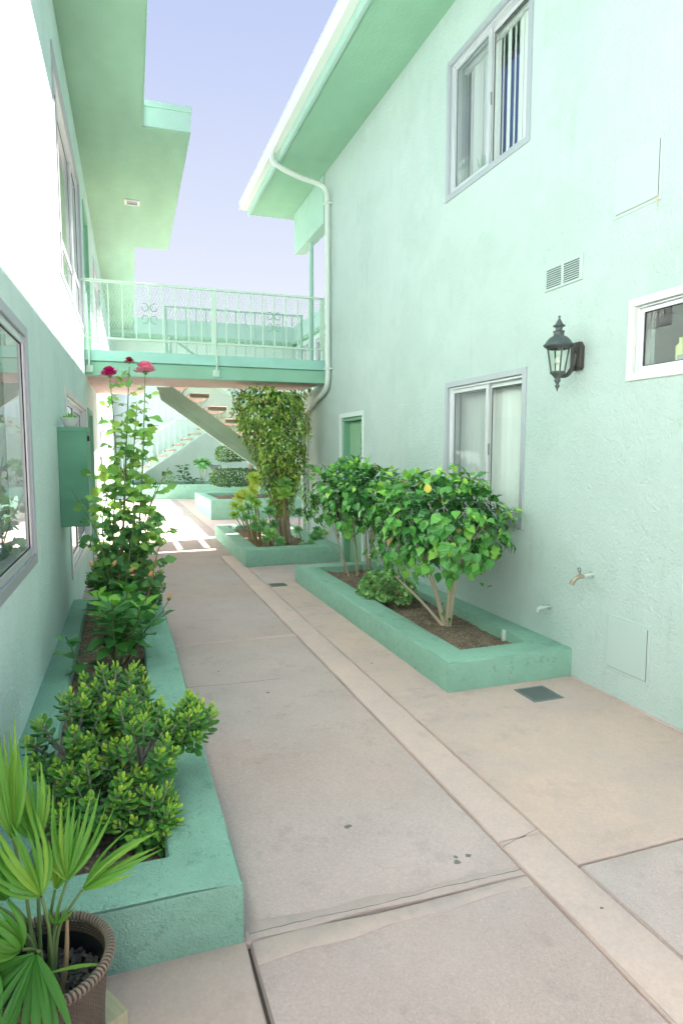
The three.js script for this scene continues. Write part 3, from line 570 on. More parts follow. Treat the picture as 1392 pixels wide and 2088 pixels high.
// items: {m: matrix, g: geometry index, c: colour index}
function foliage(plant, items, geos, cols, { name = 'leaf', max = 300, rough = .45, t = .28, inv } = {}) {
  const mats = cols.map(c => leafMat(c, rough, t)), e = new THREE.Vector3();
  items.forEach(o => { e.setFromMatrixPosition(o.m); o.d = e.distanceTo(CAM) - o.m.getMaxScaleOnAxis() * .1; });
  items.sort((a, b) => a.d - b.d);
  items.slice(0, max).forEach(o => { const m = add(name, geos[o.g], mats[o.c], plant); m.matrixAutoUpdate = true; o.m.decompose(m.position, m.quaternion, m.scale); });
  const rest = items.slice(max);
  if (rest.length) {
    const gs = rest.map(o => { const g = clean(geos[o.g].clone()); g.deleteAttribute('uv'); g.applyMatrix4(o.m); const c = cols[o.c], n = g.attributes.position.count, a = new Float32Array(n * 3); for (let i = 0; i < n; i++) a.set(c, i * 3); g.setAttribute('color', new THREE.BufferAttribute(a, 3)); return g; });
    stuff(add('foliage', mergeGeometries(gs), leafVC(rough, t), plant));
  }
}
const rv = R => { const z = 2 * R() - 1, a = R() * 6.2832, r = Math.sqrt(1 - z * z); return V(r * Math.cos(a), z, r * Math.sin(a)); };

// hibiscus: leafy dome on bare forked stems
function hibiscus(label, base, stems, crown, n, seed, opt = {}) {
  const R = rng(seed), P = thing('hibiscus_shrub', label, 'shrub', [0, 0, 0]), C = V(...crown.c), rad = crown.r;
  const tips = [];
  stems.forEach(([off, to, r]) => {
    const a = V(base[0] + off[0], base[1] - .03, base[2] + off[1]), b = V(...to), mid = a.clone().lerp(b, .5).add(V((R() - .5) * .06, .03, (R() - .5) * .06));
    add('stem', limb([a, mid, b], r, r * .5, 7), opt.bark || M.barkPale, P);
    for (let k = 0; k < 5; k++) { const d = rv(R); d.y = Math.abs(d.y) * .8; const e = C.clone().add(V(d.x * rad[0] * .85, d.y * rad[1] * .85, d.z * rad[2] * .85)), s = a.clone().lerp(b, .65 + R() * .35); if (e.distanceTo(s) < .75) { add('twig', limb([s, s.clone().lerp(e, .5).add(V(0, .03, 0)), e], r * .42, r * .14, 5), opt.bark || M.barkPale, P); tips.push(e); } }
  });
  const geos = [leafGeo({ L: .105, W: .074, n: 11, serr: .15, droop: .6, tip: 1.6, wave: .5, peak: .36 }), leafGeo({ L: .092, W: .064, n: 11, serr: .17, droop: .35, fold: .35, tip: 1.6, peak: .36 }), leafGeo({ L: .115, W: .07, n: 11, serr: .15, droop: .9, wave: 1.2, tip: 1.7, peak: .34 }), leafGeo({ L: .06, W: .04, n: 6, serr: .1, droop: .1, fold: .5 })];
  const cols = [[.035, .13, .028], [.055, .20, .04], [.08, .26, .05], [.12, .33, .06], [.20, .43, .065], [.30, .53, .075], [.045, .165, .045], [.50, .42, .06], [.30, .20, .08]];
  const items = [];
  for (let i = 0; i < n; i++) {
    let d = rv(R); if (d.y < -.75 && R() < .5) d.y *= -.6; d.normalize(); { const k4 = Math.pow(Math.abs(d.x) ** 3 + Math.abs(d.y) ** 3 + Math.abs(d.z) ** 3, -1 / 3); d.multiplyScalar(k4 * .96); }
    const lump = 1 + .16 * Math.sin(d.x * 5 + seed) * Math.cos(d.z * 4 + seed * 2) + .10 * Math.sin(d.y * 9 + d.x * 7);
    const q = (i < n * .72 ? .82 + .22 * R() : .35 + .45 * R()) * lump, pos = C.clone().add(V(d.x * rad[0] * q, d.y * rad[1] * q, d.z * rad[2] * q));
    if (pos.x > RX - .04) pos.x = RX - .04 - R() * .12;
    if (opt.cut && opt.cut(pos)) continue;
    const out = V(d.x / rad[0], d.y / rad[1], d.z / rad[2]).normalize(), top = d.y > .55;
    const fwd = out.clone().multiplyScalar(.75).add(V(0, top ? -.05 : -.65, 0)).add(rv(R).multiplyScalar(.55)), up = out.clone().add(V(0, .9, 0)).add(rv(R).multiplyScalar(.35));
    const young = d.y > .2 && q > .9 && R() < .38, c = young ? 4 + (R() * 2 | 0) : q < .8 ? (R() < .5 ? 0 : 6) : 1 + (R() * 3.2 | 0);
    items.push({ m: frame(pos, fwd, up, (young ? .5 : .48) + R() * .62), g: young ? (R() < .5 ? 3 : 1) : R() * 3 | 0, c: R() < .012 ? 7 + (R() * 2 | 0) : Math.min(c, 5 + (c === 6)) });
  }
  (opt.extra || []).forEach(([x, y, z, s, c]) => items.push({ m: frame(V(x, y, z), rv(R).add(V(0, -.4, 0)), V(0, 1, 0), s), g: 1, c }));
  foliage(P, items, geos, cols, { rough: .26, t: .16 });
  return P;
}
hibiscus('large glossy hibiscus shrub on one forked trunk below the lower window', [2.492, .125, -4.55],
  [[[0, 0], [2.30, .72, -4.62], .026], [[.01, 0], [2.42, .70, -4.35], .024], [[.02, .01], [2.56, .72, -4.42], .026], [[.015, -.01], [2.66, .66, -4.6], .018], [[-.01, .01], [2.12, .52, -4.75], .016]],
  { c: [2.38, .985, -4.50], r: [.50, .37, .61] }, 1350, 71, { extra: [[2.46, .24, -4.52, .5, 2], [2.49, .2, -4.5, .5, 1], [2.47, .17, -4.51, .45, 2], [2.5, .28, -4.5, .5, 1], [2.46, .31, -4.52, .5, 2], [2.68, .5, -4.35, .6, 2], [2.72, .47, -4.3, .6, 1]] });
hibiscus('hibiscus shrub on several thin bare stems at the door end of its planter', [2.56, .125, -6.75],
  [[[-.12, .05], [2.20, .75, -6.5], .014], [[-.05, .1], [2.34, .8, -6.4], .013], [[0, .02], [2.45, .78, -6.6], .013], [[.06, .05], [2.55, .8, -6.3], .014], [[.14, 0], [2.70, .8, -6.55], .016], [[.16, -.1], [2.72, .78, -6.9], .013]],
  { c: [2.40, 1.06, -6.45], r: [.47, .35, .64] }, 1250, 72);
{ // leggy shoot leaning out of that shrub's end
  const P = thing('leafy_shoot', 'thin bare shoot with lime leaf tufts leaning out beside the bridge planter', 'plant', [0, 0, 0]), R = rng(4);
  add('stem', limb([[2.46, .12, -6.9], [2.36, .38, -6.75], [2.22, .72, -6.65], [2.14, .93, -6.6]], .009, .005, 6), M.barkPale, P);
  add('stem', limb([[2.40, .30, -6.82], [2.28, .42, -6.75], [2.18, .53, -6.7], [2.15, .60, -6.68]], .006, .004, 6), M.barkPale, P);
  const it = []; for (const [x, y, z, n] of [[2.14, .95, -6.6, 12], [2.14, .61, -6.68, 10]]) for (let k = 0; k < n; k++) { const d = rv(R); d.y = Math.abs(d.y); it.push({ m: frame(V(x, y, z).add(d.clone().multiplyScalar(.015)), d, V(0, 1, 0).add(rv(R).multiplyScalar(.4)), .6 + R() * .4), g: 0, c: R() * 3 | 0 }); }
  foliage(P, it, [leafGeo({ L: .07, W: .05, n: 6, serr: .12, droop: .3 })], [[.22, .44, .06], [.30, .52, .08], [.14, .34, .06]]);
}
// low crinkled clump between the hibiscus
{
  const P = thing('geranium_clump', 'low pale crinkled leaf clump between the two hibiscus shrubs', 'plant', [0, 0, 0]), R = rng(31), it = [];
  for (let k = 0; k < 10; k++) { const a = R() * 6.28, e = V(2.33 + Math.cos(a) * .2, .28 + R() * .08, -5.42 + Math.sin(a) * .26); add('stem', limb([[2.36, .12, -5.42], [2.35 + Math.cos(a) * .08, .2, -5.42 + Math.sin(a) * .1], e], .008, .004, 5), M.bark, P); }
  const g = leafGeo({ L: .035, W: .04, n: 5, serr: .25, fold: .5, droop: .2, peak: .6 });
  for (let i = 0; i < 1500; i++) { const d = rv(R); d.y = Math.abs(d.y); const lump = .85 + .2 * Math.sin(d.x * 7) * Math.cos(d.z * 6) + .1 * R(), p = V(2.33 + d.x * .25 * lump, .20 + d.y * .19 * lump, -5.44 + d.z * .36 * lump); it.push({ m: frame(p, d.clone().add(rv(R).multiplyScalar(.8)), V(0, 1, 0).add(d), .7 + R() * .6), g: 0, c: R() * 4 | 0 }); }
  foliage(P, it, [g], [[.18, .36, .12], [.25, .44, .16], [.32, .50, .18], [.12, .27, .09]], { max: 0, rough: .6 });
}
// jade plants
function jade(label, base, lobes, nTips, seed, { s = 1, cols, max = 300 } = {}) {
  const R = rng(seed), P = thing('jade_plant', label, 'plant', [0, 0, 0]), it = [], B = V(...base);
  const geos = [pad(.042 * s, .024 * s, .009 * s), pad(.036 * s, .021 * s, .0085 * s), pad(.023 * s, .013 * s, .007 * s)];
  const hubs = lobes.map(l => { const h = V(l.c[0], l.c[1] - l.r[1] * .55, l.c[2]); const b0 = B.clone().add(V((R() - .5) * .05, 0, (R() - .5) * .05)); add('branch', limb([b0, b0.clone().lerp(h, .5).add(V((R() - .5) * .05, .02, (R() - .5) * .05)), h], .017 * s, .009 * s, 7), M.barkGrey, P); return h; });
  let made = 0, guard = 0; const tips = [];
  while (made < nTips && guard++ < 4000) {
    const li = R() * lobes.length | 0, l = lobes[li], d = rv(R); if (d.y < -.35) continue;
    const q = .55 + .5 * Math.sqrt(R()), e = V(l.c[0] + d.x * l.r[0] * q, l.c[1] + d.y * l.r[1] * q, l.c[2] + d.z * l.r[2] * q);
    if (e.x < LX(-e.z) + .03) continue; if (tips.some(t => t.distanceTo(e) < .036 * s)) continue;
    tips.push(e); made++;
    const h = hubs[li], mid = h.clone().lerp(e, .55).add(V(0, -.015, 0)), ax = e.clone().sub(mid).normalize().lerp(V(0, 1, 0), .35).normalize();
    add('branch', limb([h.clone().lerp(mid, .1), mid, e], .0062 * s, .0035 * s, 5), M.barkGrey, P);
    const a0 = R() * 3, side = Math.abs(ax.y) > .9 ? V(1, 0, 0) : V(0, 1, 0), x = side.clone().cross(ax).normalize(), y = ax.clone().cross(x);
    for (let k = 0; k < 8; k++) for (const o of [0, Math.PI]) {
      const an = a0 + k * 1.5708 + o + (R() - .5) * .3, t = k / 7, rad = x.clone().multiplyScalar(Math.cos(an)).add(y.clone().multiplyScalar(Math.sin(an))), lift = .1 + .95 * t;
      const fwd = rad.clone().multiplyScalar(1 - .55 * t).add(ax.clone().multiplyScalar(lift)), pos = e.clone().add(ax.clone().multiplyScalar((-.075 + .085 * t) * s)).add(rad.clone().multiplyScalar(.003));
      const lit = d.y > .1 ? 0 : 2;
      it.push({ m: frame(pos, fwd, ax.clone().add(rv(R).multiplyScalar(.2)), .8 + R() * .35), g: k > 5 ? 2 : k > 3 ? 1 : 0, c: k > 5 ? 4 + (R() * 2 | 0) : k > 3 ? 2 + (R() * 2 | 0) : R() * 3 | 0 });
    }
  }
  foliage(P, it, geos, cols || [[.045, .155, .035], [.065, .20, .04], [.10, .265, .045], [.16, .35, .05], [.27, .46, .055], [.38, .53, .065]], { rough: .3, t: .08, max });
  return P;
}
jade('bushy jade plant with yellow-green rosettes at the front corner of its planter', [-.09, .11, -2.50],
  [{ c: [-.20, .42, -2.62], r: [.17, .17, .22] }, { c: [-.04, .47, -2.78], r: [.17, .19, .22] }, { c: [.04, .40, -2.52], r: [.17, .17, .2] }, { c: [-.12, .30, -2.36], r: [.16, .14, .16] }, { c: [.06, .24, -2.30], r: [.12, .09, .12] }, { c: [.245, .42, -2.62], r: [.10, .12, .13] }], 165, 12, { s: 1.1 });
jade('rounded jade plant at the rose end of the planter', [.05, .12, -5.45], [{ c: [.16, .42, -5.4], r: [.19, .20, .26] }, { c: [-.10, .48, -5.5], r: [.2, .18, .26] }, { c: [.02, .60, -5.7], r: [.2, .16, .2] }], 100, 13, { s: 1.15, cols: [[.035, .13, .03], [.05, .17, .035], [.07, .21, .045], [.10, .26, .05], [.14, .30, .05], [.18, .35, .06]] });

{ // small hibiscus with orange buds in the left planter
  const R = rng(17), P = thing('hibiscus_shrub', 'small hibiscus with orange buds in the planter below the large window', 'shrub', [0, 0, 0]), it = [];
  const stems = [[[-.06, .12, -4.35], [-.06, .42, -4.15], [-.06, .66, -3.98]], [[-.05, .12, -4.35], [.06, .4, -4.2], [.13, .62, -4.1]], [[-.06, .12, -4.3], [-.1, .4, -4.3], [-.15, .66, -4.25]], [[-.2, .12, -4.15], [-.27, .3, -4.05], [-.32, .46, -3.98]], [[.0, .12, -4.4], [.14, .42, -4.15], [.24, .56, -4.02]], [[-.03, .12, -4.4], [.02, .45, -4.4], [.03, .68, -4.4]]];
  stems.forEach((s, k) => {
    const c = new THREE.CatmullRomCurve3(s.map(p => V(...p))); add('stem', limb(s, .008, .004, 6), M.cane, P);
    const n = k === 3 ? 9 : k === 4 ? 11 : 26;
    for (let i = 0; i < n; i++) { const t = .30 + .7 * i / n, p = c.getPointAt(t), a = i * 2.4 + k, d = V(Math.cos(a), .15 + .8 * t * t * t, Math.sin(a)); if (t < .5) d.y = -.3; p.add(V(d.x * .03, 0, d.z * .03));
      it.push({ m: frame(p, d, V(0, 1, 0).add(rv(R).multiplyScalar(.3)), (t > .92 ? .65 : 1.05) * (.8 + R() * .35)), g: t > .9 ? 1 : R() * 2 | 0, c: t > .88 ? 3 + (R() * 2 | 0) : R() * 3 | 0 }); }
  });
  foliage(P, it, [leafGeo({ L: .125, W: .085, n: 9, serr: .2, droop: .35 }), leafGeo({ L: .105, W: .072, n: 9, serr: .2, droop: .15, fold: .35 })], [[.06, .21, .05], [.08, .26, .06], [.11, .31, .07], [.20, .45, .05], [.16, .40, .07]], { rough: .4 });
  const bud = std([.75, .34, .14], .7), sep = std([.10, .28, .05], .7);
  for (const [x, y, z, t] of [[.16, .74, -4.2, .5], [.27, .625, -4.02, .2], [-.17, .80, -4.35, -.4], [-.06, .79, -4.4, .6], [.04, .74, -4.42, .9]]) {
    const b = add('bud', lathe([[0, 0], [.008, .006], [.012, .022], [.010, .038], [.004, .05], [0, .052]], 9), bud, P); b.position.set(x, y, z); b.rotation.set(.3, 0, -t);
    add('sepal', lathe([[0, -.006], [.009, 0], [.0125, .012], [.0125, .018]], 8), sep, b); add('flower_stalk', rod([0, -.004, 0], [-.02, -.07, 0], .0025, 5), sep, b);
  }
  const pink = leafMat([.75, .42, .42], .6, .3); const pg = leafGeo({ L: .022, W: .02, n: 4, fold: .2, droop: -.2 });
  for (let k = 0; k < 9; k++) { const m = add('petal', pg, pink, P), a = k * .9; frame(V(.07, .735, -4.3), V(Math.cos(a), .4 + .3 * (k % 2), Math.sin(a)), V(0, 1, 0)).decompose(m.position, m.quaternion, m.scale); }
}

// ───────────────────────── rose ─────────────────────────
{
  const R = rng(23), P = thing('rose_bush', 'tall leggy rose bush with three blooms in the left planter', 'rose bush', [0, 0, 0]), it = [];
  const canes = [
    [[[-.02, .12, -4.95], [-.03, .8, -5.0], [-.02, 1.5, -5.0], [-.035, 2.06, -5.0]], .9], [[[.03, .12, -5.0], [.02, .7, -5.02], [.05, 1.4, -5.0], [.10, 2.16, -5.0]], .9], [[[.05, .12, -4.98], [.10, .7, -4.95], [.16, 1.4, -4.98], [.21, 2.10, -5.0]], .9],
    [[[.02, .12, -4.9], [.10, .6, -4.9], [.24, 1.1, -4.95], [.36, 1.42, -5.0]], .8], [[[0, .12, -4.9], [-.06, .55, -4.9], [-.18, .95, -4.85], [-.31, 1.28, -4.8]], .6], [[[.03, .12, -5.05], [.08, .8, -5.1], [.13, 1.4, -5.15], [.15, 1.9, -5.1]], .8],
    [[[0, .12, -5.05], [-.03, .6, -5.1], [-.08, 1.0, -5.1], [-.12, 1.5, -5.1]], .7], [[[.03, .12, -4.9], [.16, .5, -4.85], [.28, .85, -4.8], [.36, 1.0, -4.8]], .7], [[[0, .12, -4.92], [.02, .6, -4.85], [.08, 1.0, -4.8], [.10, 1.25, -4.8]], .9], [[[0, .12, -5.0], [-.06, .6, -4.98], [-.1, 1.0, -4.95], [-.06, 1.3, -4.9]], .9],
    [[[.04, .12, -4.95], [.08, .55, -4.9], [.17, .95, -4.85], [.27, 1.3, -4.85]], .9], [[[.02, .12, -5.0], [.0, .6, -4.95], [.02, 1.1, -4.9], [.04, 1.45, -4.92]], .9], [[[.05, .12, -4.95], [.12, .5, -4.9], [.2, .8, -4.9], [.22, 1.15, -4.9]], .9]];
  const g = [leafGeo({ L: .074, W: .052, n: 6, serr: .08, droop: .3, peak: .45 }), leafGeo({ L: .09, W: .064, n: 6, serr: .08, droop: .45, peak: .45, wave: .6 })];
  canes.forEach(([c, dens], k) => {
    const cv = new THREE.CatmullRomCurve3(c.map((p, i) => V(p[0] + (i && i < 3 ? (R() - .5) * .06 : 0), p[1], p[2] + (i && i < 3 ? (R() - .5) * .08 : 0)))), L = cv.getLength();
    add('cane', limb(cv.getPoints(9), k > 2 && k < 8 ? .0075 : .0095, .0032, 7, 22), k % 4 === 3 ? M.caneOld : M.cane, P);
    const n = Math.round(L * 14 * dens);
    for (let i = 0; i < n; i++) {
      const t = .22 + .76 * (i + R() * .6) / n, p = cv.getPointAt(Math.min(.99, t)), a = i * 2.399 + k, d = V(Math.cos(a), .15 + .5 * R(), Math.sin(a)).normalize(), len = .055 + .06 * R(), e = p.clone().add(d.clone().multiplyScalar(len)), y = p.y;
      const cnt = y > 1.75 ? 3 : 5, sc = (y > 1.8 ? .75 : 1) * (.8 + .45 * R()), side = V(0, 1, 0).cross(d).normalize(), col = () => y < 1.05 && R() < .6 ? (R() * 2 | 0) : 2 + (R() * 4 | 0);
      add('leaf_stalk', limb([p, e], .0022, .0014, 4), M.cane, P);
      it.push({ m: frame(e, d.clone().add(V(0, -.35, 0)).add(rv(R).multiplyScalar(.3)), V(.1, .65, .8).add(rv(R).multiplyScalar(.7)), sc * 1.05), g: R() * 2 | 0, c: Math.min(5, col()) });
      for (let q = 0; q < (cnt - 1) / 2; q++) for (const s of [-1, 1]) it.push({ m: frame(p.clone().lerp(e, .45 + .4 * q), side.clone().multiplyScalar(s).add(d.clone().multiplyScalar(.35)).add(V(0, -.3, 0)).add(rv(R).multiplyScalar(.25)), V(.1, .65, .8).add(rv(R).multiplyScalar(.7)), sc * (.75 + .2 * R())), g: 0, c: Math.min(5, col()) });
    }
    for (let i = 0; i < 10; i++) { const t = .3 + .06 * i, p = cv.getPointAt(t), a = R() * 6; add('thorn', new THREE.ConeGeometry(.0025, .009, 4).rotateZ(-1.4).translate(.011, 0, 0).rotateY(a).translate(p.x, p.y, p.z), M.cane, P); }
  });
  foliage(P, it, g, [[.055, .165, .05], [.075, .205, .06], [.11, .265, .065], [.145, .32, .07], [.20, .38, .065], [.28, .44, .075]], { rough: .42, t: .26 });
  const bloom = (x, y, z, s, cols, open, tilt) => {
    const f = add('bloom', lathe([[.001, -.02 * s], [.010 * s, -.012 * s], [.014 * s, 0], [.004 * s, .012 * s]], 10), M.cane, P); f.position.set(x, y, z); f.rotation.set(tilt, 0, tilt * .5);
    const mats = cols.map(c => leafMat(c, .6, .3)), pg = leafGeo({ L: .056 * s, W: .062 * s, n: 6, fold: .2, droop: -.55, peak: .7, tip: .55, wave: 1.2 });
    for (let k = 0; k < 26; k++) { const t = k / 25, a = k * 2.399, rise = (1 - t) * (1.6 - open) + .12 + open * .12, m = add('petal', pg, mats[k % mats.length], f); frame(V(Math.cos(a) * .006 * s, .002 + .030 * (1 - t) * s, Math.sin(a) * .006 * s), V(Math.cos(a) * (.2 + 1.1 * t), rise * .75 - .35 * t * t, Math.sin(a) * (.2 + 1.1 * t)).add(rv(R).multiplyScalar(.18)), V(-Math.cos(a), 1.0, -Math.sin(a)), .55 + .5 * t).decompose(m.position, m.quaternion, m.scale); }
  };
  bloom(-.035, 2.09, -5.0, 1.05, [[.44, .008, .15], [.55, .015, .22], [.36, .006, .11]], 1.0, .25);
  bloom(.104, 2.19, -5.0, .62, [[.30, .012, .045], [.24, .012, .04], [.36, .02, .06]], .3, .1);
  bloom(.213, 2.125, -5.0, 1.25, [[.66, .19, .30], [.69, .27, .38], [.62, .14, .25]], .85, -.05);
}
{ // green stakes
  const a = add('plant_stake', rod([.06, .08, -4.85], [.065, .98, -4.88], .009, 8), M.stake); tag(a, 'dark green stake standing among the rose canes', 'stake');
  const b = add('plant_stake', merge([rod([-.16, .08, -2.5], [-.155, .50, -2.52], .0065, 8), new THREE.SphereGeometry(.0066, 8, 6).translate(-.155, .5, -2.52)]), M.stake); tag(b, 'short dark stake poking out of the front jade plant', 'stake');
}

// ───────────────────────── plants under the bridge ─────────────────────────
{
  const R = rng(37), P = thing('ficus_tree', 'clipped leafy fig column on a braided pale trunk under the bridge', 'tree', [0, 0, 0]), it = [];
  for (let k = 0; k < 9; k++) { const a = k / 9 * 6.283, r = .075 + .03 * R(), p = []; for (let i = 0; i <= 5; i++) { const t = i / 5, an = a + t * 1.6, q = r * (1.15 - .5 * t + .7 * t * t); p.push([2.33 + Math.cos(an) * q - .12 * t * t, .1 + t * 1.35, -9.35 + Math.sin(an) * q * .8 - .1 * t]); } add('trunk', limb(p, .03, .014, 7), M.bark, P); }
  add('root', limb([[2.24, .3, -9.25], [2.15, .18, -9.12], [2.10, .11, -8.95]], .016, .008, 6), M.barkPale, P);
  const half = y => { const k = [[.7, .15], [.9, .20], [1.2, .29], [1.6, .36], [1.95, .47], [2.5, .46]]; for (let i = 1; i < k.length; i++) if (y < k[i][0]) { const t = Math.max(0, (y - k[i - 1][0]) / (k[i][0] - k[i - 1][0])); return k[i - 1][1] + (k[i][1] - k[i - 1][1]) * t; } return .45; }, cx = y => 2.31 - .12 * Math.max(0, Math.min(1, (y - 1.5) / .45));
  for (let k = 0; k < 42; k++) { const y = 1.0 + R() * 1.35, a = R() * 6.283, h = half(y); add('twig', limb([[2.25 + (R() - .5) * .1, y - .3, -9.42], [cx(y) + Math.cos(a) * h * .5, y - .05, -9.45 + Math.sin(a) * .2], [cx(y) + Math.cos(a) * h * .95, y + .04, -9.45 + Math.sin(a) * .38]], .007, .002, 4), M.bark, P); }
  const g = [leafGeo({ L: .06, W: .034, n: 4, droop: .4 }), leafGeo({ L: .05, W: .03, n: 4, droop: .2, fold: .35 })];
  for (let i = 0; i < 8200; i++) {
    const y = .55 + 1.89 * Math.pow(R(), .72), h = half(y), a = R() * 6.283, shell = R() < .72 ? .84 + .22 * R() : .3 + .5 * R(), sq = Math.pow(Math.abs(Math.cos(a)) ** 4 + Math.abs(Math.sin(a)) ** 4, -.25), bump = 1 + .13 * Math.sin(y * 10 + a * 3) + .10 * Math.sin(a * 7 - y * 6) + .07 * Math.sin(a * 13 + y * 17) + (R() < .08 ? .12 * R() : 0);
    if (y < 1.0 && R() < .35) continue;
    const p = V(cx(y) + Math.cos(a) * h * shell * sq * bump, y + (y > 2.2 ? .05 * Math.sin(a * 4) : 0), -9.42 + Math.sin(a) * Math.min(.38, h) * shell * sq * bump), o = V(Math.cos(a), 0, Math.sin(a)); if (p.y > 2.47) p.y = 2.46;
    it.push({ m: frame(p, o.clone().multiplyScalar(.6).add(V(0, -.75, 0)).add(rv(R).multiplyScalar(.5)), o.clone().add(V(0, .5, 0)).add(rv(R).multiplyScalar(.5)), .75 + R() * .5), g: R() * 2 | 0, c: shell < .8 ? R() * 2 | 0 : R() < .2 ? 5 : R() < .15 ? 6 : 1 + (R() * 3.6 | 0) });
  }
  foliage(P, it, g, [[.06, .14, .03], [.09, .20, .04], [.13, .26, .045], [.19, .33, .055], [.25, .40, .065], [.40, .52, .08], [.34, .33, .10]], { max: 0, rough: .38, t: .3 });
}
// tree houseleeks: rosettes on bare stems
function rosetteGeo(r, n, cup) { const g = [], lf = leafGeo({ L: r, W: r * .52, n: 4, fold: .25, droop: -cup, peak: .78, tip: .6 }); for (let k = 0; k < n; k++) { const t = k / n, a = k * 2.399, c = lf.clone(); c.applyMatrix4(frame(V(0, .02 * r + (1 - t) * r * .16, 0), V(Math.cos(a), 1.1 - 1.45 * t, Math.sin(a)), V(-Math.cos(a) * .3, 1, -Math.sin(a) * .3), .38 + .62 * t)); g.push(clean(c)); } return mergeGeometries(g); }
const ROS = [rosetteGeo(.075, 30, .5), rosetteGeo(.075, 26, .2), rosetteGeo(.07, 22, .7)];
const rosCols = [[.45, .56, .10], [.33, .50, .12], [.24, .44, .13], [.16, .35, .13], [.55, .60, .16], [.20, .40, .16]].map(c => leafMat(c, .45, .25));
function houseleek(label, heads, stemMat = M.caneOld) {
  const P = thing('houseleek_plant', label, 'plant', [0, 0, 0]), R = rng(heads.length * 7 + 1);
  heads.forEach(([x, y, z, s, c, bx_, bz, by = .12]) => {
    const m = add('rosette', ROS[R() * 3 | 0], rosCols[c], P); m.position.set(x, y, z); m.scale.setScalar(s * 1.3); m.rotation.set(.75 + (R() - .5) * .5, R() * 6, (R() - .5) * .5);
    if (bx_ !== undefined) add('stem', limb([[bx_, by, bz], [(bx_ + x) / 2 + (R() - .5) * .04, (by + y) / 2 - .02, (bz + z) / 2], [x, y, z]], .010, .007, 6), stemMat, P);
  });
}
houseleek('yellowish houseleek thicket on bare stems at the front of the bridge planter', (() => { const h = [[1.875, 1.14, -9.25, 1.5, 0, 1.98, -9.3], [1.84, .96, -9.2, 1.45, 4, 1.96, -9.25], [1.90, 1.05, -9.35, 1.2, 0, 2.0, -9.35], [1.58, .74, -9.2, 1.15, 0, 1.86, -9.2], [1.66, .86, -9.25, 1.25, 4, 1.88, -9.3], [1.73, .90, -9.3, 1.2, 0, 1.9, -9.35], [1.80, .86, -9.1, 1.2, 1, 1.9, -9.2], [1.55, .62, -9.1, 1.0, 1, 1.85, -9.15], [1.63, .70, -9.0, 1.0, 1, 1.86, -9.1], [1.74, .72, -9.0, 1.1, 2, 1.9, -9.1], [1.88, .78, -9.1, 1.1, 1, 1.95, -9.15], [1.70, .60, -8.95, .9, 3, 1.86, -9.0], [1.80, .58, -8.9, .9, 2, 1.9, -9.0]]; return h; })());
houseleek('two big lime houseleek rosettes one above the other before the fig trunk', [[2.31, 1.05, -9.12, 1.75, 2, 2.33, -9.15], [2.28, .90, -9.05, 1.85, 1, 2.30, -9.1], [2.30, .97, -9.2, 1.3, 2, 2.33, -9.2]]);
houseleek('mid green houseleek rosettes low beside the fig trunk', [[2.03, .66, -8.95, 1.3, 3, 2.06, -9.0], [2.0, .36, -8.80, 1.5, 2, 2.02, -8.85], [2.12, .27, -8.72, 1.1, 3, 2.12, -8.78], [1.86, .42, -8.85, 1.0, 5, 1.9, -8.85], [1.80, .47, -8.9, 1.0, 5, 1.88, -8.9], [1.93, .50, -8.9, 1.1, 5, 1.95, -8.9], [2.1, .48, -9.0, 1.0, 3, 2.1, -9.0], [1.92, .30, -8.72, .8, 3, 1.93, -8.75]]);
houseleek('small houseleeks beside the foot of the downspout', [[2.585, .60, -9.35, 1.25, 3, 2.60, -9.3], [2.70, .24, -9.0, 1.1, 3, 2.70, -9.0], [2.78, .27, -9.05, 1.15, 3, 2.78, -9.05], [2.62, .18, -8.85, .8, 3, 2.62, -8.85], [2.47, .19, -8.8, .7, 5, 2.47, -8.8], [2.52, .36, -9.2, .9, 5, 2.5, -9.2], [2.82, .33, -9.2, .9, 3, 2.8, -9.2]]);

// ───────────────────────── topiary and far planting ─────────────────────────
{
  const R = rng(53), P = thing('topiary_tree', 'cloud-clipped topiary with flat hedge pads beyond the bridge', 'tree', [0, 0, 0]), it = [];
  add('trunk', limb([[3.22, .33, -16.0], [3.14, .8, -16.0], [3.17, 1.3, -16.0], [3.08, 1.75, -16.0], [3.0, 2.1, -16.0]], .085, .04, 9), M.bark, P);
  for (const [x, y] of [[2.75, .87], [2.68, 1.45]]) add('branch', limb([[3.14, y - .12, -16], [2.95, y - .05, -16], [x, y, -16]], .04, .02, 6), M.bark, P);
  const g = leafGeo({ L: .05, W: .03, n: 3, droop: .2 });
  for (const [cx_, cy_, hx, hy, hz, n] of [[2.76, .87, .58, .20, .45, 3300], [2.68, 1.46, .36, .17, .34, 1900], [2.95, 2.12, .36, .2, .34, 1500]]) for (let i = 0; i < n; i++) {
    const d = rv(R), k = Math.pow(Math.abs(d.x) ** 5 + Math.abs(d.y) ** 5 + Math.abs(d.z) ** 5, -.2), q = (.86 + .16 * R()), p = V(cx_ + d.x * k * hx * q, cy_ + d.y * k * hy * q, -16 + d.z * k * hz * q);
    it.push({ m: frame(p, d.clone().add(rv(R).multiplyScalar(.9)), d.clone().add(rv(R).multiplyScalar(.5)), .7 + R() * .6), g: 0, c: R() * 4 | 0 });
  }
  foliage(P, it, [g], [[.045, .105, .03], [.06, .135, .035], [.085, .17, .045], [.12, .21, .065]], { max: 0, rough: .55 });
}
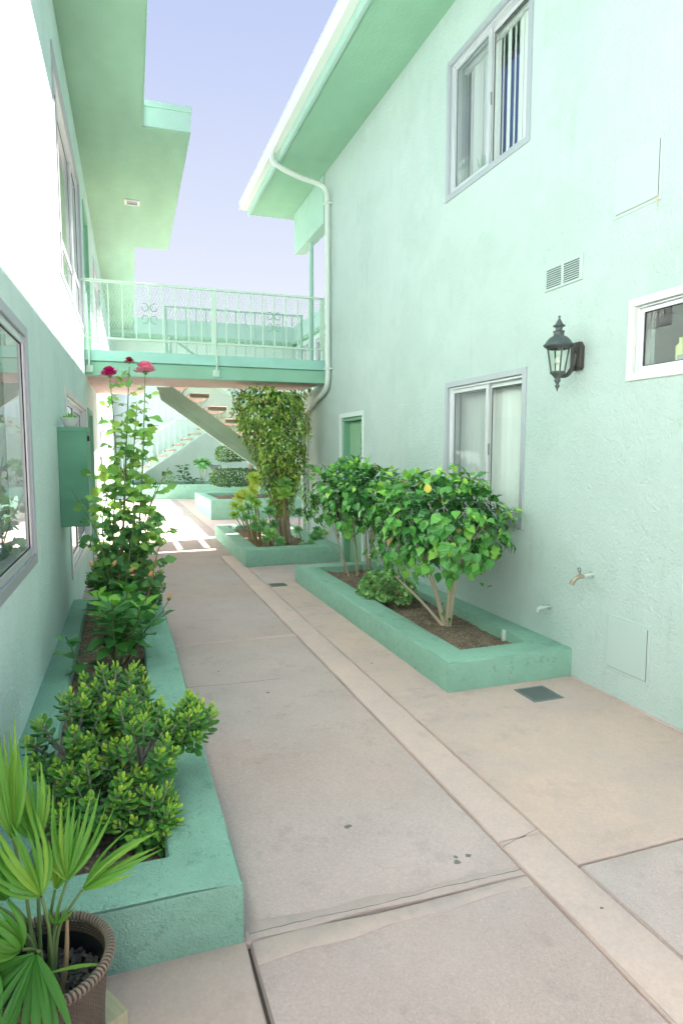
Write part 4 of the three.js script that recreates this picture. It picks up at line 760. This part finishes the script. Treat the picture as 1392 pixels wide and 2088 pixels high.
function clump(name, label, x, z, y, n, L, W, spread, h, cols, seed, droop = .5) {
  const R = rng(seed), P = thing(name, label, 'plant', [0, 0, 0]), it = [], g = leafGeo({ L, W, n: 5, droop });
  add('stem', limb([[x, y - .03, z], [x + .01, y + h * .4, z], [x, y + h * .8, z]], .014, .006, 6), M.bark, P);
  for (let i = 0; i < n; i++) { const a = R() * 6.283, t = R(), p = V(x + Math.cos(a) * spread * .35 * t, y + h * (.25 + .7 * R()), z + Math.sin(a) * spread * .35 * t); it.push({ m: frame(p, V(Math.cos(a), .25 + .6 * R(), Math.sin(a)), V(0, 1, 0).add(rv(R).multiplyScalar(.4)), .75 + .5 * R()), g: 0, c: R() * cols.length | 0 }); }
  foliage(P, it, [g], cols, { max: 0 });
}
const deep = [[.03, .12, .05], [.05, .17, .06], [.07, .20, .06]], mid = [[.12, .26, .08], [.18, .33, .1], [.25, .40, .14]];
clump('leafy_plant', 'dark broad-leaved plant in the long far planter', 2.02, -21.35, .38, 46, .17, .12, .5, .70, deep, 61);
clump('leafy_plant', 'low mixed greenery at the stair end of the far planter', 1.55, -21.3, .38, 90, .12, .05, .8, .34, mid, 62);
clump('leafy_plant', 'low dark groundcover in front of the far white wall', 2.35, -21.25, .38, 80, .11, .06, .9, .26, deep, 63);
clump('leafy_plant', 'tuft of narrow leaves near the hedge in the far planter', 3.3, -21.3, .38, 80, .13, .04, .6, .36, mid, 64);
houseleek('tree houseleek with forked pale stems in the long far planter', [[2.50, 1.12, -21.4, 2.3, 5, 2.62, -21.4, .38], [2.68, 1.16, -21.4, 2.4, 5, 2.62, -21.4, .38], [2.78, 1.08, -21.3, 2.1, 3, 2.62, -21.4, .38], [2.60, 1.02, -21.2, 2.0, 3, 2.62, -21.4, .38]], M.bark);
{ const P = thing('water_meter', 'small grey pipe fitting standing in the far planter', 'pipework', [2.98, .38, -21.5]); add('box', rbx(-.09, .09, 0, .55, -.06, .06, .01), M.white, P); add('pipe', new THREE.TubeGeometry(new THREE.CatmullRomCurve3([V(.15, 0, 0), V(.15, .6, 0), V(.2, .68, 0), V(.26, .62, 0), V(.26, .5, 0)]), 24, .025, 8, false), M.iron, P); add('valve', rbx(-.07, .14, .55, .68, -.07, .07, .02), M.iron, P); }

// ───────────────────────── pots ─────────────────────────
{
  const cx = -.205, cz = -1.565, P = thing('wicker_pot', 'brown woven pot with a ribbed rim at the planter corner', 'pot', [cx, 0, cz]);
  const body = lathe([[.002, .004], [.112, .004], [.116, .012], [.122, .06], [.138, .25], [.146, .325], [.140, .33], [.134, .29]], 64);
  { const uv = body.attributes.uv, p = body.attributes.position; for (let i = 0; i < uv.count; i++) uv.setXY(i, uv.getX(i) * .93, p.getY(i)); }
  add('body', body, M.wicker, P);
  const rim = add('rim', new THREE.TorusGeometry(.149, .0092, 10, 64).rotateX(Math.PI / 2).translate(0, .338, 0), M.wickerRimDark, P);
  const wrap = new THREE.TorusGeometry(.0102, .003, 5, 12).scale(1, 1, 1);
  for (let k = 0; k < 88; k++) { const a = k / 88 * 6.2832, m = add('wrap', wrap, M.wickerRim, rim); m.position.set(Math.cos(a) * .149, .338, Math.sin(a) * .149); m.rotation.set(0, -a + .22, 0); m.scale.set(1, 1, 1.3); }
  add('liner', lathe([[.128, .10], [.130, .285], [.136, .305], [.138, .306], [.135, .285], [.131, .10]], 48), M.blackPlastic, P);
  const s = new THREE.CircleGeometry(.13, 40, 0, 6.2832); s.rotateX(-Math.PI / 2); s.translate(0, .255, 0); add('potting_soil', metreUV(s), M.darkSoil, P);
  const R = rng(88), ch = []; for (let i = 0; i < 520; i++) { const a = R() * 6.283, r = .126 * Math.sqrt(R()), c = new THREE.BoxGeometry(.008 + R() * .018, .003 + R() * .004, .004 + R() * .007); c.rotateX((R() - .5) * 1.4); c.rotateZ((R() - .5) * 1.2); c.rotateY(R() * 6); c.translate(Math.cos(a) * r, .258 + R() * .012, Math.sin(a) * r); ch.push(c); }
  stuff(add('bark_chips', merge(ch), std([.10, .09, .085], .75), P));
  // palm
  const Q = thing('palm_plant', 'young fan palm growing in the woven pot', 'plant', [0, 0, 0]);
  const cols = [[.06, .21, .025], [.085, .26, .03], [.12, .31, .035], [.21, .38, .04]].map(c => leafMat(c, .42, .32)), K = rng(90);
  const strip = (L, W, droop) => leafGeo({ L: L * 1.0, W: W * .54, n: 9, fold: .8, droop, peak: .42, tip: 1.0 });
  const frond = (root, hub, aim, up, count, spread, L, W, droop, tone = 1) => {
    const a = V(...root), h = V(...hub), f = V(...aim).normalize(), u = V(...up), midp = a.clone().lerp(h, .55).add(V((a.x - h.x) * .25, .03, (a.z - h.z) * .25));
    const st = add('frond', limb([a, midp, h], .0055, .0032, 7), M.cane, Q), x = u.clone().cross(f).normalize(), n = f.clone().cross(x).normalize();
    for (let k = 0; k < count; k++) { const t = count > 1 ? k / (count - 1) * 2 - 1 + (K() - .5) * .12 : 0, an = t * spread * 1.3, d = f.clone().multiplyScalar(Math.cos(an)).add(x.clone().multiplyScalar(Math.sin(an))), len = L * (1 - .22 * t * t) * (.78 + .34 * K());
      const m = add('leaflet', strip(len, W * (.85 + .3 * K()), droop * (1.1 + 1.1 * K())), cols[Math.min(3, Math.max(0, tone + (K() * 2.4 - .7 | 0)))], st); frame(h.clone().add(d.clone().multiplyScalar(.004)), d.clone().add(n.clone().multiplyScalar((K() - .5) * .3)), n.clone().add(x.clone().multiplyScalar(t * .55)), 1).decompose(m.position, m.quaternion, m.scale); }
  };
  const g0 = [cx + .02, .27, cz + .01];
  frond(g0, [-.113, .505, -1.55], [.80, .52, -.15], [-.35, .75, .6], 12, .40, .19, .021, .45, 2);                 // to the right over the rim
  frond(g0, [-.146, .53, -1.56], [.12, 1, -.18], [0, .25, 1], 15, .62, .20, .021, .35, 2);                      // upright centre
  frond([cx - .02, .27, cz], [-.262, .635, -1.60], [-.06, 1, -.05], [.2, .1, 1], 12, .30, .27, .022, .22, 2);      // tall left
  frond(g0, [-.195, .545, -1.50], [-.35, .85, .05], [.2, .3, 1], 14, .72, .18, .022, .5, 2);                   // left of centre
  frond([cx, .27, cz + .02], [-.205, .445, -1.455], [-.42, -.50, .60], [-.1, .85, .55], 14, .80, .27, .032, .30, 0);  // big drooping front fan
  frond([cx - .01, .27, cz + .01], [-.25, .47, -1.52], [-.75, .25, .35], [0, 1, .4], 11, .55, .2, .024, .6, 1);     // far left
  frond([cx - .01, .27, cz - .01], [-.275, .50, -1.58], [-.5, .75, -.2], [.3, .4, .9], 11, .5, .22, .022, .4, 1);
  frond([cx - .02, .27, cz], [-.30, .56, -1.50], [-.55, .7, .35], [.3, .6, .7], 12, .55, .21, .022, .6, 2);
  frond([cx - .01, .27, cz - .03], [-.215, .60, -1.63], [-.25, 1, -.3], [.1, .2, 1], 12, .5, .2, .021, .4, 2);
  frond([cx, .27, cz + .02], [-.235, .45, -1.47], [-.3, .75, .45], [.1, .6, .8], 10, .7, .15, .024, .7, 1);
  frond([cx - .03, .27, cz + .02], [-.29, .43, -1.47], [-.6, -.15, .6], [0, 1, .3], 11, .8, .2, .03, .6, 0);
  frond([cx + .01, .27, cz - .01], [-.175, .50, -1.58], [.35, .9, -.3], [0, .4, 1], 9, .4, .16, .02, .5, 2);
  frond([cx, .26, cz + .03], [-.192, .350, -1.505], [1, -.03, -.12], [0, 1, .3], 1, 0, .155, .022, .12, 3);        // single yellow-green blade
  frond([cx + .005, .26, cz + .03], [-.187, .345, -1.475], [.15, -1, .45], [0, .5, 1], 1, 0, .15, .02, .1, 2);     // hanging blade
  frond(g0, [-.17, .44, -1.54], [.1, .9, .3], [0, .3, 1], 5, .6, .07, .016, .2, 1);
  add('dry_sheath', limb([[-.17, .26, -1.53], [-.155, .33, -1.54], [-.148, .44, -1.55]], .009, .004, 6), M.caneOld, Q);
}
{
  const w = add('wood_block', rbx(-.045, .045, 0, .055, -.06, .06, .003), M.wood); w.position.set(-.09, .003, -1.70); w.rotation.y = .55; tag(w, 'short pale timber offcut on the ground beside the woven pot', 'wood block');
}
{ // electrical cabinet with the white bowl on top
  const P = thing('electrical_cabinet', 'tall green metal box on the wall past the large window', 'cabinet', [LX(5.5), 0, -5.5], -.019);
  add('body', rbx(0, .21, .955, 1.722, -.17, .15, .006), M.cabinet, P); add('lid', rbx(-.002, .216, 1.69, 1.728, -.176, .156, .004), M.cabinet, P);
  add('latch', rbx(.209, .226, 1.62, 1.66, .08, .12, .003), M.dark, P);
  const b = thing('white_bowl', 'small white ribbed bowl on top of the green cabinet', 'bowl', [LX(5.4) + .085, 1.728, -5.42]);
  add('body', lathe([[0, 0], [.035, 0], [.038, .006], [.046, .018], [.044, .022], [.055, .036], [.053, .040], [.065, .054], [.063, .058], [.074, .072], [.070, .073], [.06, .060], [0, .055]], 32), M.whitePot, b);
  const q = thing('succulent', 'bright green spiky succulent in the white bowl', 'plant', [LX(5.4) + .085, 1.728, -5.42]), R = rng(6), it = [];
  for (const [x, z, s, n] of [[0, 0, 1, 26], [.038, .01, .7, 16], [-.038, .012, .7, 16], [.01, -.035, .7, 14]]) for (let k = 0; k < n; k++) { const a = k * 2.4, t = k / n; it.push({ m: frame(V(x, .058, z), V(Math.cos(a) * (.25 + t), 1.25 - t, Math.sin(a) * (.25 + t)), V(0, 1, 0), s * (.8 + .3 * R())), g: 0, c: R() * 3 | 0 }); }
  foliage(q, it, [leafGeo({ L: .06, W: .013, n: 4, droop: -.3, peak: .3 })], [[.10, .38, .05], [.16, .47, .06], [.22, .52, .08]], { max: 0 });
}

// ───────────────────────── wall fittings ─────────────────────────
{ // coach lantern
  const P = thing('wall_lantern', 'dark bronze coach lantern on the mint wall', 'wall lamp', [RX, 2.16, -3.54], -Math.PI / 2); P.scale.setScalar(.93);
  // local: x = world z, z = out of the wall
  const oct = new THREE.Shape(); [[-.038, -.085], [.038, -.085], [.05, -.07], [.05, .07], [.03, .10], [-.03, .10], [-.05, .07], [-.05, -.07]].forEach(([a, b], i) => i ? oct.lineTo(a, b) : oct.moveTo(a, b));
  add('back_plate', new THREE.ExtrudeGeometry(oct, { depth: .022, bevelEnabled: true, bevelSize: .006, bevelThickness: .008, bevelSegments: 2 }).translate(0, .0, .006), M.bronzeBrown, P);
  add('arm', merge([limb([[0, .02, .03], [0, -.06, .05], [0, -.125, .10], [0, -.135, .145], [0, -.118, .18]], .022, .011, 10, 24), new THREE.SphereGeometry(.012, 10, 8).translate(0, .03, .042)]), M.bronzeBrown, P);
  const c = z => z, L = new THREE.Group();
  const at = g => g.translate(0, 0, .18);
  add('cap', at(lathe([[.102, .072], [.104, .08], [.092, .088], [.085, .102], [.062, .128], [.036, .142], [.034, .165], [.040, .167], [.040, .172], [.024, .176], [.024, .198], [.040, .205], [.043, .21], [.026, .222], [.012, .248], [.005, .262], [.009, .268], [.009, .276], [0, .282]], 28)), M.bronze, P);
  add('rim', at(lathe([[.072, .050], [.080, .052], [.086, .062], [.098, .066], [.100, .072], [.06, .076]], 28)), M.bronze, P);
  add('glass', at(new THREE.CylinderGeometry(.072, .045, .158, 24, 1, true).translate(0, -.027, 0)), M.lampGlass, P);
  for (let k = 0; k < 4; k++) { const a = k * Math.PI / 2 + .35; add('rib', at(bar([Math.cos(a) * .047, -.106, Math.sin(a) * .047], [Math.cos(a) * .0745, .052, Math.sin(a) * .0745], .009, .007)), M.bronze, P); }
  add('base', at(lathe([[.050, -.104], [.054, -.108], [.054, -.116], [.042, -.126], [.028, -.142], [.018, -.158], [.024, -.166], [.018, -.176], [.012, -.186], [.010, -.196], [.018, -.202], [.016, -.210], [.008, -.222], [.003, -.24], [.0, -.246]].reverse(), 24)), M.bronze, P);
  const bb = add('bulb', at(new THREE.SphereGeometry(.022, 16, 12).scale(1, 1.25, 1).translate(0, -.03, 0)), M.bulb, P); add('socket', at(new THREE.CylinderGeometry(.013, .013, .045, 12).translate(0, -.08, 0)), M.white, bb);
}
{ // garden taps
  const T = thing('garden_tap', 'brass garden tap sticking out of the mint wall', 'tap', [RX, .735, -3.335], -Math.PI / 2);
  add('pipe', rod([0, .01, -.01], [0, 0, .085], .010, 10), M.pvc, T); add('flange', rod([0, .01, .001], [0, .009, .008], .02, 14), M.pvc, T);
  add('body', merge([rod([0, 0, .075], [0, -.002, .115], .014, 12), limb([[0, 0, .10], [-.005, -.012, .13], [-.012, -.034, .148]], .013, .014, 10), rod([0, .0, .10], [0, .03, .105], .008, 10)]), M.brass, T);
  add('spout_ring', rod([-.011, -.028, .146], [-.016, -.052, .152], .0165, 14), M.brass, T);
  add('handle', new THREE.TorusGeometry(.013, .0035, 8, 16).translate(0, .046, .108), M.iron, T);
  const W = thing('garden_tap', 'mint painted tap low on the wall near the planter corner', 'tap', [RX, .43, -3.755], -Math.PI / 2);
  add('pipe', rod([0, 0, -.01], [0, .0, .07], .009, 10), M.paintedMint, W); add('flange', rod([0, 0, .001], [0, 0, .01], .02, 14), M.paintedMint, W);
  add('body', merge([rod([0, 0, .055], [0, 0, .095], .014, 12), limb([[0, 0, .085], [0, -.006, .105], [0, -.03, .112]], .011, .011, 10)]), M.paintedMint, W);
  add('handle', merge([rod([0, .0, .08], [0, .03, .082], .007, 8), rod([-.016, .03, .082], [.016, .03, .082], .006, 8)]), M.paintedMint, W);
  const p = add('irrigation_stub', merge([rod([2.695, .12, -4.02], [2.695, .205, -4.02], .017, 14), rod([2.695, .165, -4.02], [2.695, .18, -4.02], .022, 14)]), M.pvc); tag(p, 'short plastic pipe stub at the wall edge of the hibiscus planter', 'pipe');
  const q = add('irrigation_stub', merge([rod([-.2, .12, -3.42], [-.2, .165, -3.42], .012, 12), rod([-.2, .16, -3.42], [-.2, .172, -3.42], .016, 12)]), M.pvc); tag(q, 'short pipe stub in the soil behind the front jade plant', 'pipe');
}
function drain(label, x0, x1, z0, z1, n) {
  const P = thing('floor_drain', label, 'drain', [0, 0, 0]), y = .002;
  add('frame', prism(box4(x0, x1, z0, z1), -.02, y + .004, { holes: [box4(x0 + .014, x1 - .014, z0 + .014, z1 - .014)] }), M.iron, P);
  add('pit', bx(x0 + .01, x1 - .01, -.02, y + .0002, z0 + .01, z1 - .01), M.dark, P);
  for (let k = 0; k < n; k++) { const x = x0 + .014 + (k + .5) * (x1 - x0 - .028) / n; add('bar', bx(x - .0048, x + .0048, -.01, y + .003, z0 + .014, z1 - .014), M.iron, P); }
}
drain('square slotted floor drain at the near end of the hibiscus planter', 2.375, 2.595, -3.415, -3.195, 11);
drain('small slotted floor drain beyond the far end of the hibiscus planter', 1.60, 1.79, -7.165, -7.0, 10);

renderer.render(scene, camera);
